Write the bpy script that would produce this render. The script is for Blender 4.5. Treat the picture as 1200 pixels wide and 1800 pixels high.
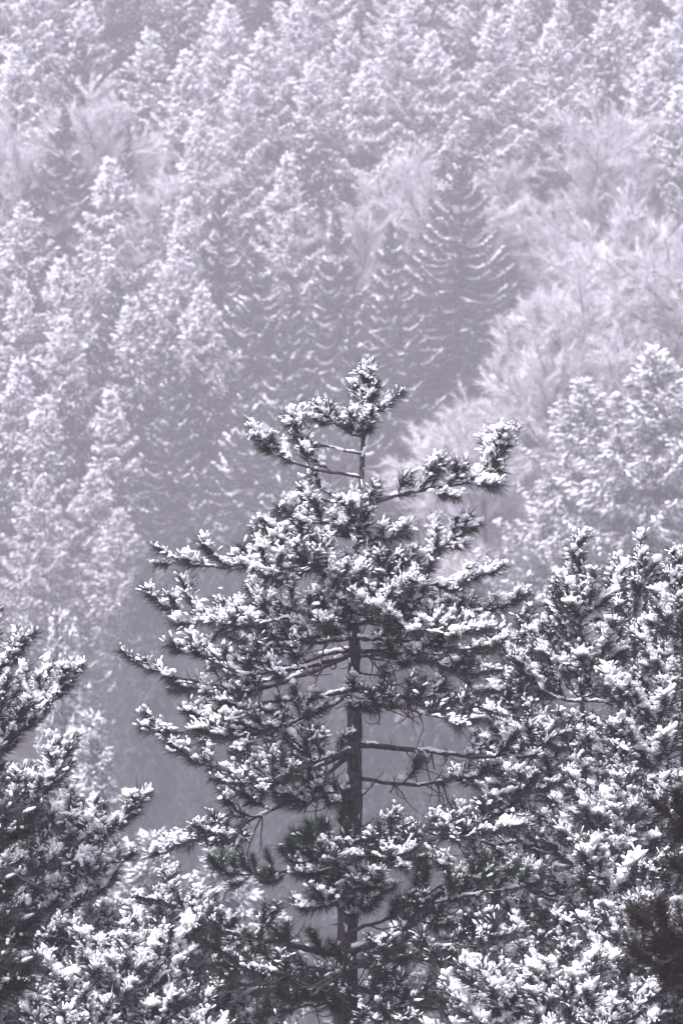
import bpy, math, random
import numpy as np
from mathutils import Vector

S = bpy.context.scene
C = S.collection
for o in list(bpy.data.objects):
    bpy.data.objects.remove(o)
R = math.radians
UP = np.array([0., 0., 1.])

# ------------------------------------------------------------------ camera
D0 = 40.0                    # distance of the middle pine
PPM = 220.0                  # photo pixels per metre at D0
cam = bpy.data.cameras.new('camera')
camo = bpy.data.objects.new('camera', cam)
C.objects.link(camo)
camo.location = (0, 0, 0)
camo.rotation_euler = (R(90), 0, 0)
cam.sensor_fit = 'VERTICAL'
cam.sensor_height = 36.0
cam.lens = 36.0 * D0 / (1800.0 / PPM)
cam.clip_start = 0.5
cam.clip_end = 3000
cam.dof.use_dof = True
cam.dof.focus_distance = 39.7
cam.dof.aperture_fstop = 6.8
S.camera = camo

# ------------------------------------------------------------------ sky, sun, exposure
sun_dir = Vector((-0.42, -0.30, 0.86)).normalized()      # towards the veiled sun
w = bpy.data.worlds.new('World')
S.world = w
w.use_nodes = True
nt = w.node_tree
nt.nodes.clear()
sky = nt.nodes.new('ShaderNodeTexSky')
sky.sky_type = 'NISHITA'
sky.sun_disc = False
sky.sun_elevation = math.asin(sun_dir.z)
sky.sun_rotation = math.atan2(sun_dir.x, sun_dir.y)
sky.air_density = 1.0
sky.dust_density = 4.0
hs = nt.nodes.new('ShaderNodeHueSaturation')
hs.inputs['Saturation'].default_value = 0.16             # grey cloud cover
mixn = nt.nodes.new('ShaderNodeMix')
mixn.data_type = 'RGBA'
mixn.blend_type = 'MULTIPLY'
mixn.inputs[0].default_value = 1.0
mixn.inputs[7].default_value = (0.975, 0.94, 1.075, 1)
bg = nt.nodes.new('ShaderNodeBackground')
bg.inputs['Strength'].default_value = 0.095
wo = nt.nodes.new('ShaderNodeOutputWorld')
nt.links.new(sky.outputs[0], hs.inputs['Color'])
nt.links.new(hs.outputs[0], mixn.inputs[6])
nt.links.new(mixn.outputs[2], bg.inputs['Color'])
nt.links.new(bg.outputs[0], wo.inputs['Surface'])

sl = bpy.data.lights.new('sun', 'SUN')
sl.energy = 1.4
sl.angle = R(24)
sl.color = (1.0, 0.965, 0.96)
so = bpy.data.objects.new('sun', sl)
C.objects.link(so)
so.rotation_euler = (-sun_dir).to_track_quat('-Z', 'Y').to_euler()
so.location = (0, 0, 100)

S.view_settings.view_transform = 'Standard'
S.view_settings.look = 'None'
S.view_settings.exposure = 2.2
S.view_settings.gamma = 1.0
S.view_settings.use_curve_mapping = False
S.render.engine = 'CYCLES'
S.cycles.volume_bounces = 0
S.cycles.max_bounces = 5
S.cycles.diffuse_bounces = 3
S.cycles.use_denoising = True
try:
    S.cycles.denoiser = 'OPENIMAGEDENOISE'
    S.cycles.denoising_input_passes = 'RGB_ALBEDO_NORMAL'
    S.cycles.denoising_prefilter = 'ACCURATE'
except Exception:
    pass

# ------------------------------------------------------------------ materials
def mat(name):
    m = bpy.data.materials.new(name)
    m.use_nodes = True
    n = m.node_tree
    return m, n, n.nodes['Principled BSDF']

def N(n, t, **k):
    x = n.nodes.new(t)
    for a, b in k.items():
        setattr(x, a, b)
    return x

def ramp(n, src, stops):
    r = N(n, 'ShaderNodeValToRGB')
    e = r.color_ramp.elements
    while len(e) < len(stops):
        e.new(0.5)
    for i, (p, c) in enumerate(stops):
        e[i].position = p
        e[i].color = (*c, 1)
    n.links.new(src, r.inputs[0])
    return r

def snow_mat(name, scale, bump, col=(0.83, 0.83, 0.86)):
    m, n, b = mat(name)
    tc = N(n, 'ShaderNodeTexCoord')
    nz = N(n, 'ShaderNodeTexNoise')
    nz.inputs['Scale'].default_value = scale
    nz.inputs['Detail'].default_value = 4
    n.links.new(tc.outputs['Object'], nz.inputs['Vector'])
    bp = N(n, 'ShaderNodeBump')
    bp.inputs['Strength'].default_value = 0.55
    bp.inputs['Distance'].default_value = bump
    n.links.new(nz.outputs[0], bp.inputs['Height'])
    n.links.new(bp.outputs[0], b.inputs['Normal'])
    r = ramp(n, nz.outputs[0], [(0.3, tuple(c * 0.93 for c in col)), (0.6, col)])
    n.links.new(r.outputs[0], b.inputs['Base Color'])
    b.inputs['Roughness'].default_value = 0.7
    b.inputs['Specular IOR Level'].default_value = 0.15
    return m

def needle_mat(name, dark, mid, frost):
    """needles: attribute 'frost' 0..1 says how much rime a needle carries"""
    m, n, b = mat(name)
    a = N(n, 'ShaderNodeAttribute', attribute_name='frost')
    r = ramp(n, a.outputs['Fac'], [(0.0, dark), (0.5, mid), (1.0, frost)])
    n.links.new(r.outputs[0], b.inputs['Base Color'])
    b.inputs['Roughness'].default_value = 0.6
    b.inputs['Specular IOR Level'].default_value = 0.25
    return m

def bark_mat(name, c0, c1, sc):
    m, n, b = mat(name)
    tc = N(n, 'ShaderNodeTexCoord')
    mp = N(n, 'ShaderNodeMapping')
    mp.inputs['Scale'].default_value = (1, 1, 0.45)
    n.links.new(tc.outputs['Object'], mp.inputs['Vector'])
    vo = N(n, 'ShaderNodeTexVoronoi')
    vo.inputs['Scale'].default_value = sc
    nz = N(n, 'ShaderNodeTexNoise')
    nz.inputs['Scale'].default_value = sc * 1.7
    nz.inputs['Detail'].default_value = 6
    n.links.new(mp.outputs[0], nz.inputs['Vector'])
    n.links.new(mp.outputs[0], vo.inputs['Vector'])
    r = ramp(n, nz.outputs[0], [(0.35, c0), (0.65, c1)])
    n.links.new(r.outputs[0], b.inputs['Base Color'])
    bp = N(n, 'ShaderNodeBump')
    bp.inputs['Strength'].default_value = 0.8
    bp.inputs['Distance'].default_value = 0.4 / sc
    n.links.new(vo.outputs['Distance'], bp.inputs['Height'])
    n.links.new(bp.outputs[0], b.inputs['Normal'])
    b.inputs['Roughness'].default_value = 0.9
    b.inputs['Specular IOR Level'].default_value = 0.1
    return m

M_SNOW = snow_mat('fresh_snow', 70, 0.014)
M_SNOWF = snow_mat('hillside_snow', 3.0, 0.12)
M_NEEDLE = needle_mat('rimed_needles', (0.026, 0.031, 0.032), (0.066, 0.074, 0.074), (0.36, 0.36, 0.38))
M_NGREEN = needle_mat('green_needles', (0.016, 0.040, 0.026), (0.028, 0.066, 0.040), (0.10, 0.13, 0.11))
M_NRUST = needle_mat('brown_needles', (0.022, 0.018, 0.016), (0.040, 0.029, 0.025), (0.10, 0.07, 0.065))
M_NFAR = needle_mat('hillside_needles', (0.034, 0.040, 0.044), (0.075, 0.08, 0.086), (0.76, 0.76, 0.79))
M_BARK = bark_mat('pine_bark', (0.024, 0.020, 0.023), (0.088, 0.077, 0.083), 28)
M_BARKF = bark_mat('hillside_bark', (0.05, 0.043, 0.046), (0.10, 0.088, 0.092), 6)
M_FROST = needle_mat('hoar_frost_twigs', (0.16, 0.145, 0.155), (0.36, 0.345, 0.37), (0.82, 0.81, 0.84))

def ground_mat():
    m, n, b = mat('snowy_forest_floor')
    tc = N(n, 'ShaderNodeTexCoord')
    nz = N(n, 'ShaderNodeTexNoise')
    nz.inputs['Scale'].default_value = 1.4
    nz.inputs['Detail'].default_value = 8
    n.links.new(tc.outputs['Object'], nz.inputs['Vector'])
    r = ramp(n, nz.outputs[0], [(0.45, (0.07, 0.06, 0.06)), (0.55, (0.12, 0.11, 0.115)), (0.70, (0.34, 0.34, 0.36))])
    n.links.new(r.outputs[0], b.inputs['Base Color'])
    b.inputs['Roughness'].default_value = 0.9
    return m
M_GROUND = ground_mat()

# ------------------------------------------------------------------ mesh helpers
class Acc:
    def __init__(s):
        s.V, s.F, s.A, s.n = [], [], [], 0
    def add(s, V, F, a=0.0):
        if len(V) == 0:
            return
        s.V.append(np.asarray(V, float))
        s.F.append(np.asarray(F, np.int64) + s.n)
        s.A.append(np.full(len(V), a) if np.isscalar(a) else np.asarray(a, float))
        s.n += len(V)
    def mesh(s, name, m, smooth=True, attr=False):
        me = bpy.data.meshes.new(name)
        if s.n == 0:
            return None
        V = np.concatenate(s.V); F = np.concatenate(s.F)
        me.vertices.add(len(V))
        me.vertices.foreach_set('co', V.astype(np.float32).ravel())
        me.loops.add(len(F) * 3)
        me.loops.foreach_set('vertex_index', F.astype(np.int32).ravel())
        me.polygons.add(len(F))
        me.polygons.foreach_set('loop_start', np.arange(0, len(F) * 3, 3, dtype=np.int32))
        if attr:
            at = me.attributes.new('frost', 'FLOAT', 'POINT')
            at.data.foreach_set('value', np.concatenate(s.A).astype(np.float32))
        me.update(calc_edges=True)
        me.polygons.foreach_set('use_smooth', np.full(len(F), smooth, dtype=bool))
        me.materials.append(m)
        return me

def link(name, data, parent=None, kind=None):
    o = bpy.data.objects.new(name, data)
    C.objects.link(o)
    if parent is not None:
        o.parent = parent
    if kind:
        o['kind'] = kind
    return o

def tag(o, label, cat, group=None):
    o['label'] = label
    o['category'] = cat
    if group:
        o['group'] = group
    return o

def unit(v):
    v = np.asarray(v, float)
    return v / np.maximum(np.linalg.norm(v, axis=-1, keepdims=True), 1e-9)

def resample(P, step):
    """smooth curve through the control points (Catmull-Rom), evenly spaced"""
    P = np.asarray(P, float)
    if len(P) > 2:
        Q = np.vstack([2 * P[0] - P[1], P, 2 * P[-1] - P[-2]])
        out = []
        for i in range(1, len(Q) - 2):
            t = np.linspace(0, 1, 12, endpoint=False)[:, None]
            a, b, c, d = Q[i - 1], Q[i], Q[i + 1], Q[i + 2]
            out.append(0.5 * (2 * b + (c - a) * t + (2 * a - 5 * b + 4 * c - d) * t ** 2 + (3 * b - a - 3 * c + d) * t ** 3))
        P = np.vstack(out + [P[-1:]])
    s = np.concatenate([[0], np.cumsum(np.linalg.norm(np.diff(P, axis=0), axis=1))])
    n = max(2, int(round(s[-1] / step)) + 1)
    u = np.linspace(0, s[-1], n)
    return np.stack([np.interp(u, s, P[:, k]) for k in range(3)], 1)

def tube(P, r, sides=5, rng=None, rough=0.0):
    P = np.asarray(P, float)
    n = len(P)
    r = np.broadcast_to(np.asarray(r, float), (n,))
    T = unit(np.gradient(P, axis=0))
    ch = unit(P[-1] - P[0])
    ref = np.eye(3)[np.argmin(np.abs(ch))]
    U = unit(np.cross(T, ref)); W = np.cross(T, U)
    a = np.arange(sides) * 2 * np.pi / sides
    ring = (U[:, None] * np.cos(a)[None, :, None] + W[:, None] * np.sin(a)[None, :, None])
    rr = r[:, None, None]
    if rough and rng is not None:
        rr = rr * (1 + rng.uniform(-rough, rough, (n, sides, 1)))
    V = (P[:, None] + ring * rr).reshape(-1, 3)
    V = np.vstack([V, P[:1] - T[:1] * r[0] * .3, P[-1:] + T[-1:] * r[-1]])
    i = np.arange(n - 1)[:, None] * sides
    j = np.arange(sides)[None]; k = (j + 1) % sides
    A, B, Cc, Dd = i + j, i + k, i + sides + k, i + sides + j
    F = np.concatenate([np.stack([A, B, Cc], -1).reshape(-1, 3), np.stack([A, Cc, Dd], -1).reshape(-1, 3)])
    e0, e1 = n * sides, n * sides + 1
    jj = np.arange(sides); kk = (jj + 1) % sides
    F = np.concatenate([F, np.stack([np.full(sides, e0), kk, jj], 1),
                        np.stack([np.full(sides, e1), (n - 1) * sides + jj, (n - 1) * sides + kk], 1)])
    return V, F

def frames(A):
    h = np.cross(A, UP)
    ln = np.linalg.norm(h, axis=1, keepdims=True)
    h = np.where(ln < 0.05, np.array([1., 0, 0]), h / np.maximum(ln, 1e-9))
    h = unit(h - A * np.sum(h * A, 1, keepdims=True))
    v = np.cross(h, A)
    v = np.where(v[:, 2:3] < 0, -v, v)       # v is the upper side
    return h, v

def blobs(O, A, L, r, rng, sides=5, prof=((0.06, .66), (0.45, 1.0), (0.88, .74)), noise=.3, flat=1.0):
    """many elongated lumps at once: from O along A, length L, radius r"""
    m = len(O)
    if m == 0:
        return np.zeros((0, 3)), np.zeros((0, 3), int)
    U, W = frames(A)
    a = np.arange(sides) * 2 * np.pi / sides + rng.uniform(0, 6, (m, 1))
    W = W * flat
    ring = U[:, None] * np.cos(a)[..., None] + W[:, None] * np.sin(a)[..., None]
    vs = [O[:, None]]
    for t, p in prof:
        q = p * r[:, None, None] * (1 + rng.uniform(-noise, noise, (m, sides, 1)))
        vs.append((O + A * (L * t)[:, None])[:, None] + ring * q)
    vs.append((O + A * L[:, None])[:, None])
    V = np.concatenate(vs, 1)
    nv = V.shape[1]
    f = []
    s = sides
    for j in range(s):
        k = (j + 1) % s
        f.append((0, 1 + k, 1 + j))
        for q in range(len(prof) - 1):
            b = 1 + q * s
            f += [(b + j, b + k, b + s + k), (b + j, b + s + k, b + s + j)]
        b = 1 + (len(prof) - 1) * s
        f.append((b + j, b + k, nv - 1))
    f = np.array(f)
    F = (f[None] + (np.arange(m) * nv)[:, None, None]).reshape(-1, 3)
    return V.reshape(-1, 3), F

def spikes(O, A, L, wd, rng, attr):
    """needles: one slim triangle each"""
    m = len(O)
    side = unit(np.cross(A, unit(rng.normal(size=(m, 3))))) * wd[:, None] * .5
    V = np.stack([O - side, O + side, O + A * L[:, None]], 1).reshape(-1, 3)
    F = np.arange(3 * m).reshape(-1, 3)
    return V, F, np.repeat(attr, 3)

def ico(n):
    p = (1 + 5 ** .5) / 2
    V = [(-1, p, 0), (1, p, 0), (-1, -p, 0), (1, -p, 0), (0, -1, p), (0, 1, p), (0, -1, -p), (0, 1, -p), (p, 0, -1), (p, 0, 1), (-p, 0, -1), (-p, 0, 1)]
    F = [(0, 11, 5), (0, 5, 1), (0, 1, 7), (0, 7, 10), (0, 10, 11), (1, 5, 9), (5, 11, 4), (11, 10, 2), (10, 7, 6), (7, 1, 8), (3, 9, 4), (3, 4, 2), (3, 2, 6), (3, 6, 8), (3, 8, 9), (4, 9, 5), (2, 4, 11), (6, 2, 10), (8, 6, 7), (9, 8, 1)]
    V = [unit(v) for v in V]
    for _ in range(n):
        mid, G = {}, []
        def m(a, b):
            k = (min(a, b), max(a, b))
            if k not in mid:
                mid[k] = len(V); V.append(unit(V[a] + V[b]))
            return mid[k]
        for a, b, c in F:
            x, y, z = m(a, b), m(b, c), m(c, a)
            G += [(a, x, z), (b, y, x), (c, z, y), (x, y, z)]
        F = G
    return np.array(V), np.array(F)
ICO_V, ICO_F = ico(1)

def caps(O, A, a, b, c, rng, lobes=6, amp=.55):
    """soft lobed heaps of snow: length a along A, width b, height c, flat underneath"""
    m = len(O)
    X = A * np.array([1, 1, .75])
    ln = np.linalg.norm(X[:, :2], axis=1)
    X[ln < .15] += rng.normal(size=(int((ln < .15).sum()), 3)) * np.array([.6, .6, 0])
    X = unit(X)
    Yv = unit(np.cross(UP, X)); Zv = np.cross(X, Yv)
    rad = np.ones((m, len(ICO_V)))
    for _ in range(lobes):
        d = unit(rng.normal(size=(m, 3)) + np.array([0, 0, .25]))
        rad += amp * rng.uniform(.2, 1.0, (m, 1)) * np.clip(d @ ICO_V.T, 0, 1) ** 5 - amp * .10
    rad *= rng.uniform(.92, 1.08, rad.shape)
    L = ICO_V[None] * rad[..., None]
    L[..., 2] = np.where(L[..., 2] < 0, L[..., 2] * .45, L[..., 2])
    L = L * np.stack([a, b, c], 1)[:, None]
    V = O[:, None] + L[..., :1] * X[:, None] + L[..., 1:2] * Yv[:, None] + L[..., 2:] * Zv[:, None]
    F = (ICO_F[None] + (np.arange(m) * len(ICO_V))[:, None, None]).reshape(-1, 3)
    return V.reshape(-1, 3), F

# ------------------------------------------------------------------ close pines: tufts, shoots, branches
def add_tufts(nee, sno, pos, dr, size, snow, rng, frost=1.0, NN=74, K=11):
    pos, dr, size, snow = map(np.asarray, (pos, unit(dr), size, snow))
    n = len(pos)
    if n == 0:
        return
    h, v = frames(dr)
    # needles
    ph = rng.uniform(0, 2 * np.pi, (n, NN)); th = np.radians(rng.uniform(22, 62, (n, NN)))
    ln = rng.uniform(.058, .104, (n, NN)) * size[:, None]
    off = rng.uniform(-.045, .035, (n, NN)) * size[:, None]
    rad = h[:, None] * np.cos(ph)[..., None] + v[:, None] * np.sin(ph)[..., None]
    dd = dr[:, None] * np.cos(th)[..., None] + rad * np.sin(th)[..., None]
    dd[..., 2] -= rng.uniform(.0, .3, (n, 1))
    dd = unit(dd)
    o = pos[:, None] + dr[:, None] * off[..., None]
    upn = np.clip(np.sin(ph) * .5 + .5, 0, 1)
    fr = np.clip(frost * snow[:, None] * (upn ** 2 * .8) + rng.uniform(-.3, .28, (n, NN)), 0, 1)
    V, F, a = spikes(o.reshape(-1, 3), dd.reshape(-1, 3), ln.ravel(), np.full(n * NN, .0050) * np.repeat(size, NN), rng, fr.ravel())
    nee.add(V, F, a)
    # rime and snow along the upper needles
    steep = np.abs(dr[:, 2])
    spread = np.radians(62 + 95 * steep ** 2)
    ph = np.pi / 2 + rng.uniform(-1, 1, (n, K)) * spread[:, None]
    th = np.radians(rng.uniform(28, 75, (n, K)))
    rad = h[:, None] * np.cos(ph)[..., None] + v[:, None] * np.sin(ph)[..., None]
    dd = dr[:, None] * np.cos(th)[..., None] + rad * np.sin(th)[..., None]
    dd[..., 2] -= .14
    dd = unit(dd)
    L = rng.uniform(.018, .050, (n, K)) * size[:, None]
    r = rng.uniform(.0034, .0085, (n, K)) * size[:, None]
    o = pos[:, None] + dr[:, None] * (rng.uniform(-.045, .04, (n, K)) * size[:, None])[..., None] + dd * (rng.uniform(.012, .040, (n, K)) * size[:, None])[..., None]
    o[..., 2] += r * .5
    keep = (rng.uniform(0, 1, (n, K)) < snow[:, None] * 1.05).ravel()
    V, F = blobs(o.reshape(-1, 3)[keep], dd.reshape(-1, 3)[keep], L.ravel()[keep], r.ravel()[keep], rng, sides=4, prof=((.12, .7), (.75, 1.0)), noise=.35)
    sno.add(V, F)
    # soft heaps lying on top, running into one another
    for q in range(3):
        kp = rng.uniform(0, 1, n) < snow * (1.1, .85, .7)[q]
        m = int(kp.sum())
        if m:
            z = size[kp] * rng.uniform(.6, 1.25, m) * (.75 + .3 * snow[kp])
            d2 = unit(dr[kp] + rng.normal(size=(m, 3)) * (.25, .6, .8)[q])
            o = pos[kp] + rng.normal(size=(m, 3)) * (.008, .022, .034)[q] + dr[kp] * (.008 * size[kp])[:, None]
            o[:, 2] += rng.uniform(.010, .030, m) * size[kp]
            k = (1.0, .72, .6)[q]
            V, F = caps(o, d2, .042 * z * k, .031 * z * k, .025 * z * k, rng, 7, .7)
            sno.add(V, F)

def strip(sno, P, r, amount, rng, lump=.012):
    """snow lying along the top of a limb, in runs"""
    n = len(P)
    if n < 4:
        return
    i = 0
    while i < n - 3:
        run = int(rng.integers(3, 9))
        j = min(n, i + run)
        seg = P[i:j]
        T = unit(seg[-1] - seg[0])
        if j - i >= 3 and rng.uniform() < amount * (.95 - abs(T[2])):
            Q = resample(seg, .02)
            rb = np.interp(np.linspace(0, 1, len(Q)), np.linspace(0, 1, j - i), r[i:j])
            rs = (rb * .72 + lump * rng.uniform(.2, 1.3)) * rng.uniform(.55, 1.3, len(Q))
            rs[0] *= .3; rs[-1] *= .3
            Q[:, 2] += rb * .72 + rs * .1
            Q += rng.normal(size=Q.shape) * .0035
            V, F = tube(Q, rs, 6, rng, .25)
            sno.add(V, F)
        i = j - 1 if rng.uniform() < .5 else j + int(rng.integers(1, 7))

def bend(p, d, L, lift, rng, step=.04, wob=.10):
    """a shoot from p heading d that lifts towards its tip"""
    n = max(3, int(L / step))
    P = [np.array(p, float)]
    d = unit(d)
    for i in range(n):
        d = unit(d + UP * lift / n + rng.normal(size=3) * wob / math.sqrt(n))
        P.append(P[-1] + d * L / n)
    return np.array(P)

def grow(P, r0, r1, rng, start=.28, gap=.135, side=.55, maxside=.6, lift=.75, snow=.9, frost=1., bare=.0, flat=.35,
         size=1.0, tip=.34, hook=0., cones=0, curly=0):
    """one bough: returns wood, needles, snow accumulators"""
    wood, nee, sno = Acc(), Acc(), Acc()
    P = resample(P, .05)
    n = len(P)
    L = .05 * (n - 1)
    wv = np.cumsum(rng.normal(size=(n, 3)), 0) * .0035
    P = P + (wv - wv[:1]) * 1.5
    t = np.linspace(0, 1, n)
    r = r0 + (r1 - r0) * t ** .8
    V, F = tube(P, r * (1 + .08 * rng.normal(size=n).clip(-1, 1)), 7, rng, .06)
    wood.add(V, F)
    strip(sno, P, r, snow * .9, rng, .006)
    T = unit(np.gradient(P, axis=0))
    tp, td, ts, tw = [], [], [], []
    def clothe(Q, length, amount, sz):
        """needles on the last length metres of a shoot"""
        s = np.concatenate([[0], np.cumsum(np.linalg.norm(np.diff(Q, axis=0), axis=1))])
        q = s[-1]
        load = rng.uniform(.35, 1.35)
        while q > max(s[-1] - length, .0):
            i = min(np.searchsorted(s, q), len(Q) - 1)
            d = Q[i] - Q[max(i - 1, 0)]
            if np.linalg.norm(d) > 1e-6:
                tp.append(Q[i]); td.append(unit(d)); ts.append(sz * rng.uniform(.95, 1.5))
                tw.append(np.clip(amount * load * rng.uniform(.6, 1.15), 0, 1))
            q -= .070 * sz
    clothe(P, tip, snow, size)
    s = start * L
    sg = 1 if rng.uniform() < .5 else -1
    while s < L - .07:
        i = min(int(s / .05), n - 1)
        frac = s / L
        for _ in range(1 if rng.uniform() < .65 else 2):
            sg = -sg
            rem = L - s
            ln = min(maxside, .11 + side * rem) * rng.uniform(.45, 1.05)
            lat = unit(np.cross(T[i], UP) + 1e-6) * sg
            up = np.cross(lat, T[i]); up = up if up[2] > 0 else -up
            ang = rng.uniform(-1, 1) * (1 - flat) * 1.4
            d = T[i] * rng.uniform(.55, .95) + (lat * math.cos(ang) + up * math.sin(ang)) * rng.uniform(.6, .9)
            Q = bend(P[i], d, ln, lift * rng.uniform(.4, 1.3), rng)
            rq = np.linspace(min(r[i] * .6, .012 * size), .0042, len(Q))
            V, F = tube(Q, rq, 5); wood.add(V, F)
            am = snow * (.40 + .66 * frac ** 1.2)
            if rng.uniform() < bare * (1 - frac):
                if ln > .2 and rng.uniform() < .6:
                    strip(sno, Q, rq, snow * .5, rng, .006)
                continue
            strip(sno, Q, rq, am * .9, rng, .006)
            clothe(Q, min(ln * .75, .24), am, size)
            m = int(ln / .20)
            for k in range(m):
                f = rng.uniform(.3, .85)
                ii = int(f * (len(Q) - 1))
                dq = unit(Q[min(ii + 1, len(Q) - 1)] - Q[ii])
                lat2 = unit(np.cross(dq, UP) + 1e-6) * (1 if rng.uniform() < .5 else -1)
                d = dq * .8 + lat2 * rng.uniform(.4, .8) + UP * rng.uniform(-.1, .5)
                l2 = ln * (1 - f) * rng.uniform(.5, .9) + .07
                Q2 = bend(Q[ii], d, l2, lift * rng.uniform(.5, 1.4), rng)
                V, F = tube(Q2, np.linspace(.006 * size, .0038, len(Q2)), 4); wood.add(V, F)
                clothe(Q2, min(l2 * .8, .16), am, size)
        s += gap * 1.35 * rng.uniform(.6, 1.4)
    # bare hooked twigs hanging under the bough
    for _ in range(int(hook * L * 5)):
        i = int(rng.uniform(.08, .8) * (n - 1))
        d = T[i] * rng.uniform(-.2, .8) + np.cross(T[i], UP) * rng.uniform(-.8, .8) - UP * rng.uniform(.2, .9)
        Q = bend(P[i], d, rng.uniform(.15, .55), rng.uniform(.2, 1.9), rng, wob=.5)
        V, F = tube(Q, np.linspace(.007, .0028, len(Q)), 4); wood.add(V, F)
        for k in range(int(rng.integers(0, 3))):
            ii = int(rng.uniform(.3, .9) * (len(Q) - 1))
            Q2 = bend(Q[ii], rng.normal(size=3) - UP * .2, rng.uniform(.08, .22), 1.2, rng, wob=.6)
            V, F = tube(Q2, np.linspace(.0045, .0024, len(Q2)), 4); wood.add(V, F)
    add_tufts(nee, sno, tp, td, ts, tw, rng, frost)
    return wood, nee, sno

def emit(parent, acc, nm=None, name='branch'):
    w_, n_, s_ = acc
    b = link(name, w_.mesh(name, M_BARK), parent)
    me = n_.mesh('needles', nm or M_NEEDLE, False, True)
    if me: link('needles', me, b, 'stuff')
    me = s_.mesh('snow', M_SNOW)
    if me: link('snow', me, b, 'stuff')
    return b

def copy_tree(o, parent=None):
    c = o.copy()
    C.objects.link(c)
    c.parent = parent
    for ch in o.children:
        copy_tree(ch, c)
    return c

def px(x, y, D, dep=0.0):
    """a photo pixel and a distance -> a point in the place"""
    Y = D + dep
    return np.array([(x - 600) / PPM * Y / D0, Y, (900 - y) / PPM * Y / D0])

# ------------------------------------------------------------------ terrain
_hy = np.array([-40, 0, 20, 40, 75, 110, 135, 155, 175, 198, 300, 325, 430.])
_hz = np.array([5, -1.75, -5.3, -9.4, -16.5, -23.5, -30.5, -34.5, -35.5, -30.0, 38, 45, 46.])
_gy = np.linspace(-40, 430, 471)
_gz = np.interp(_gy, _hy, _hz)
_gz = np.convolve(np.pad(_gz, 7, 'edge'), np.ones(15) / 15, 'valid')
def hill(x, y):
    x = np.asarray(x, float); y = np.asarray(y, float)
    z = np.interp(y, _gy, _gz)
    s = np.clip((x + 1.5) / 5.5, 0, 1); s = s * s * (3 - 2 * s)
    z = z + s * (29 + .62 * np.clip(x, 0, 18)) * np.exp(-((y - 192) / np.where(y < 192, 22.0, 27.0)) ** 2)
    z = z - 7 * np.exp(-((x + 4.5) / 4.5) ** 2) * np.exp(-((y - 204) / 18) ** 2)
    far = np.clip((y - 120) / 60, 0, 1)
    z = z + far * (.9 * np.sin(x * .31 + 1) * np.sin(y * .17) + .4 * np.sin(x * .9 + y * .6))
    z = z + .12 * np.sin(x * .7) * np.cos(y * .5)
    return z

FAR = 1.6            # the slope is laid out at 1:1.6 and built full size
def ground(x, y):
    return FAR * hill(np.asarray(x, float) / FAR, np.asarray(y, float) / FAR)

gx = np.linspace(-150, 150, 151); gy = np.linspace(-40, 430, 236)
X, Y = np.meshgrid(gx, gy)
Z = hill(X, Y)
acc = Acc()
nx, ny = len(gx), len(gy)
i = (np.arange(ny - 1)[:, None] * nx + np.arange(nx - 1)[None]).ravel()
acc.add(FAR * np.stack([X.ravel(), Y.ravel(), Z.ravel()], 1),
        np.concatenate([np.stack([i, i + 1, i + nx + 1], 1), np.stack([i, i + nx + 1, i + nx], 1)]))
ter = link('terrain', acc.mesh('terrain', M_GROUND))
ter['kind'] = 'structure'
ter['label'] = 'steep wooded hillside with snow patches'

# ------------------------------------------------------------------ haze
HZ = (-149, 149, -39, 429, -46, 64)
x0, x1, y0, y1, z0, z1 = HZ
hv = [(x, y, z) for x in (x0, x1) for y in (y0, y1) for z in (z0, z1)]
hf = [(0, 1, 3, 2), (4, 6, 7, 5), (0, 4, 5, 1), (2, 3, 7, 6), (0, 2, 6, 4), (1, 5, 7, 3)]
hm = bpy.data.meshes.new('haze')
hm.from_pydata([(x * 2, y * 1.7 if y > 0 else y * 1.7 - 10, z * FAR) for x, y, z in hv], [], hf)
hmat = bpy.data.materials.new('cold_mist')
hmat.use_nodes = True
hn = hmat.node_tree
hn.nodes.clear()
ho = hn.nodes.new('ShaderNodeOutputMaterial')
hp = hn.nodes.new('ShaderNodeVolumePrincipled')
hp.inputs['Color'].default_value = (0.57, 0.545, 0.61, 1)
hp.inputs['Density'].default_value = 0.00142
hp.inputs['Anisotropy'].default_value = 0.0
hn.links.new(hp.outputs[0], ho.inputs['Volume'])
hm.materials.append(hmat)
hz = link('haze', hm)
hz['kind'] = 'stuff'

# ------------------------------------------------------------------ hillside trees: variants
def emit_far(parts):
    """dict name -> (acc, material, attr, smooth); returns list of (name, mesh, kind)"""
    return [(k, a.mesh(k, m, sm, at), kd) for k, (a, m, at, sm, kd) in parts.items()]

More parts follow.
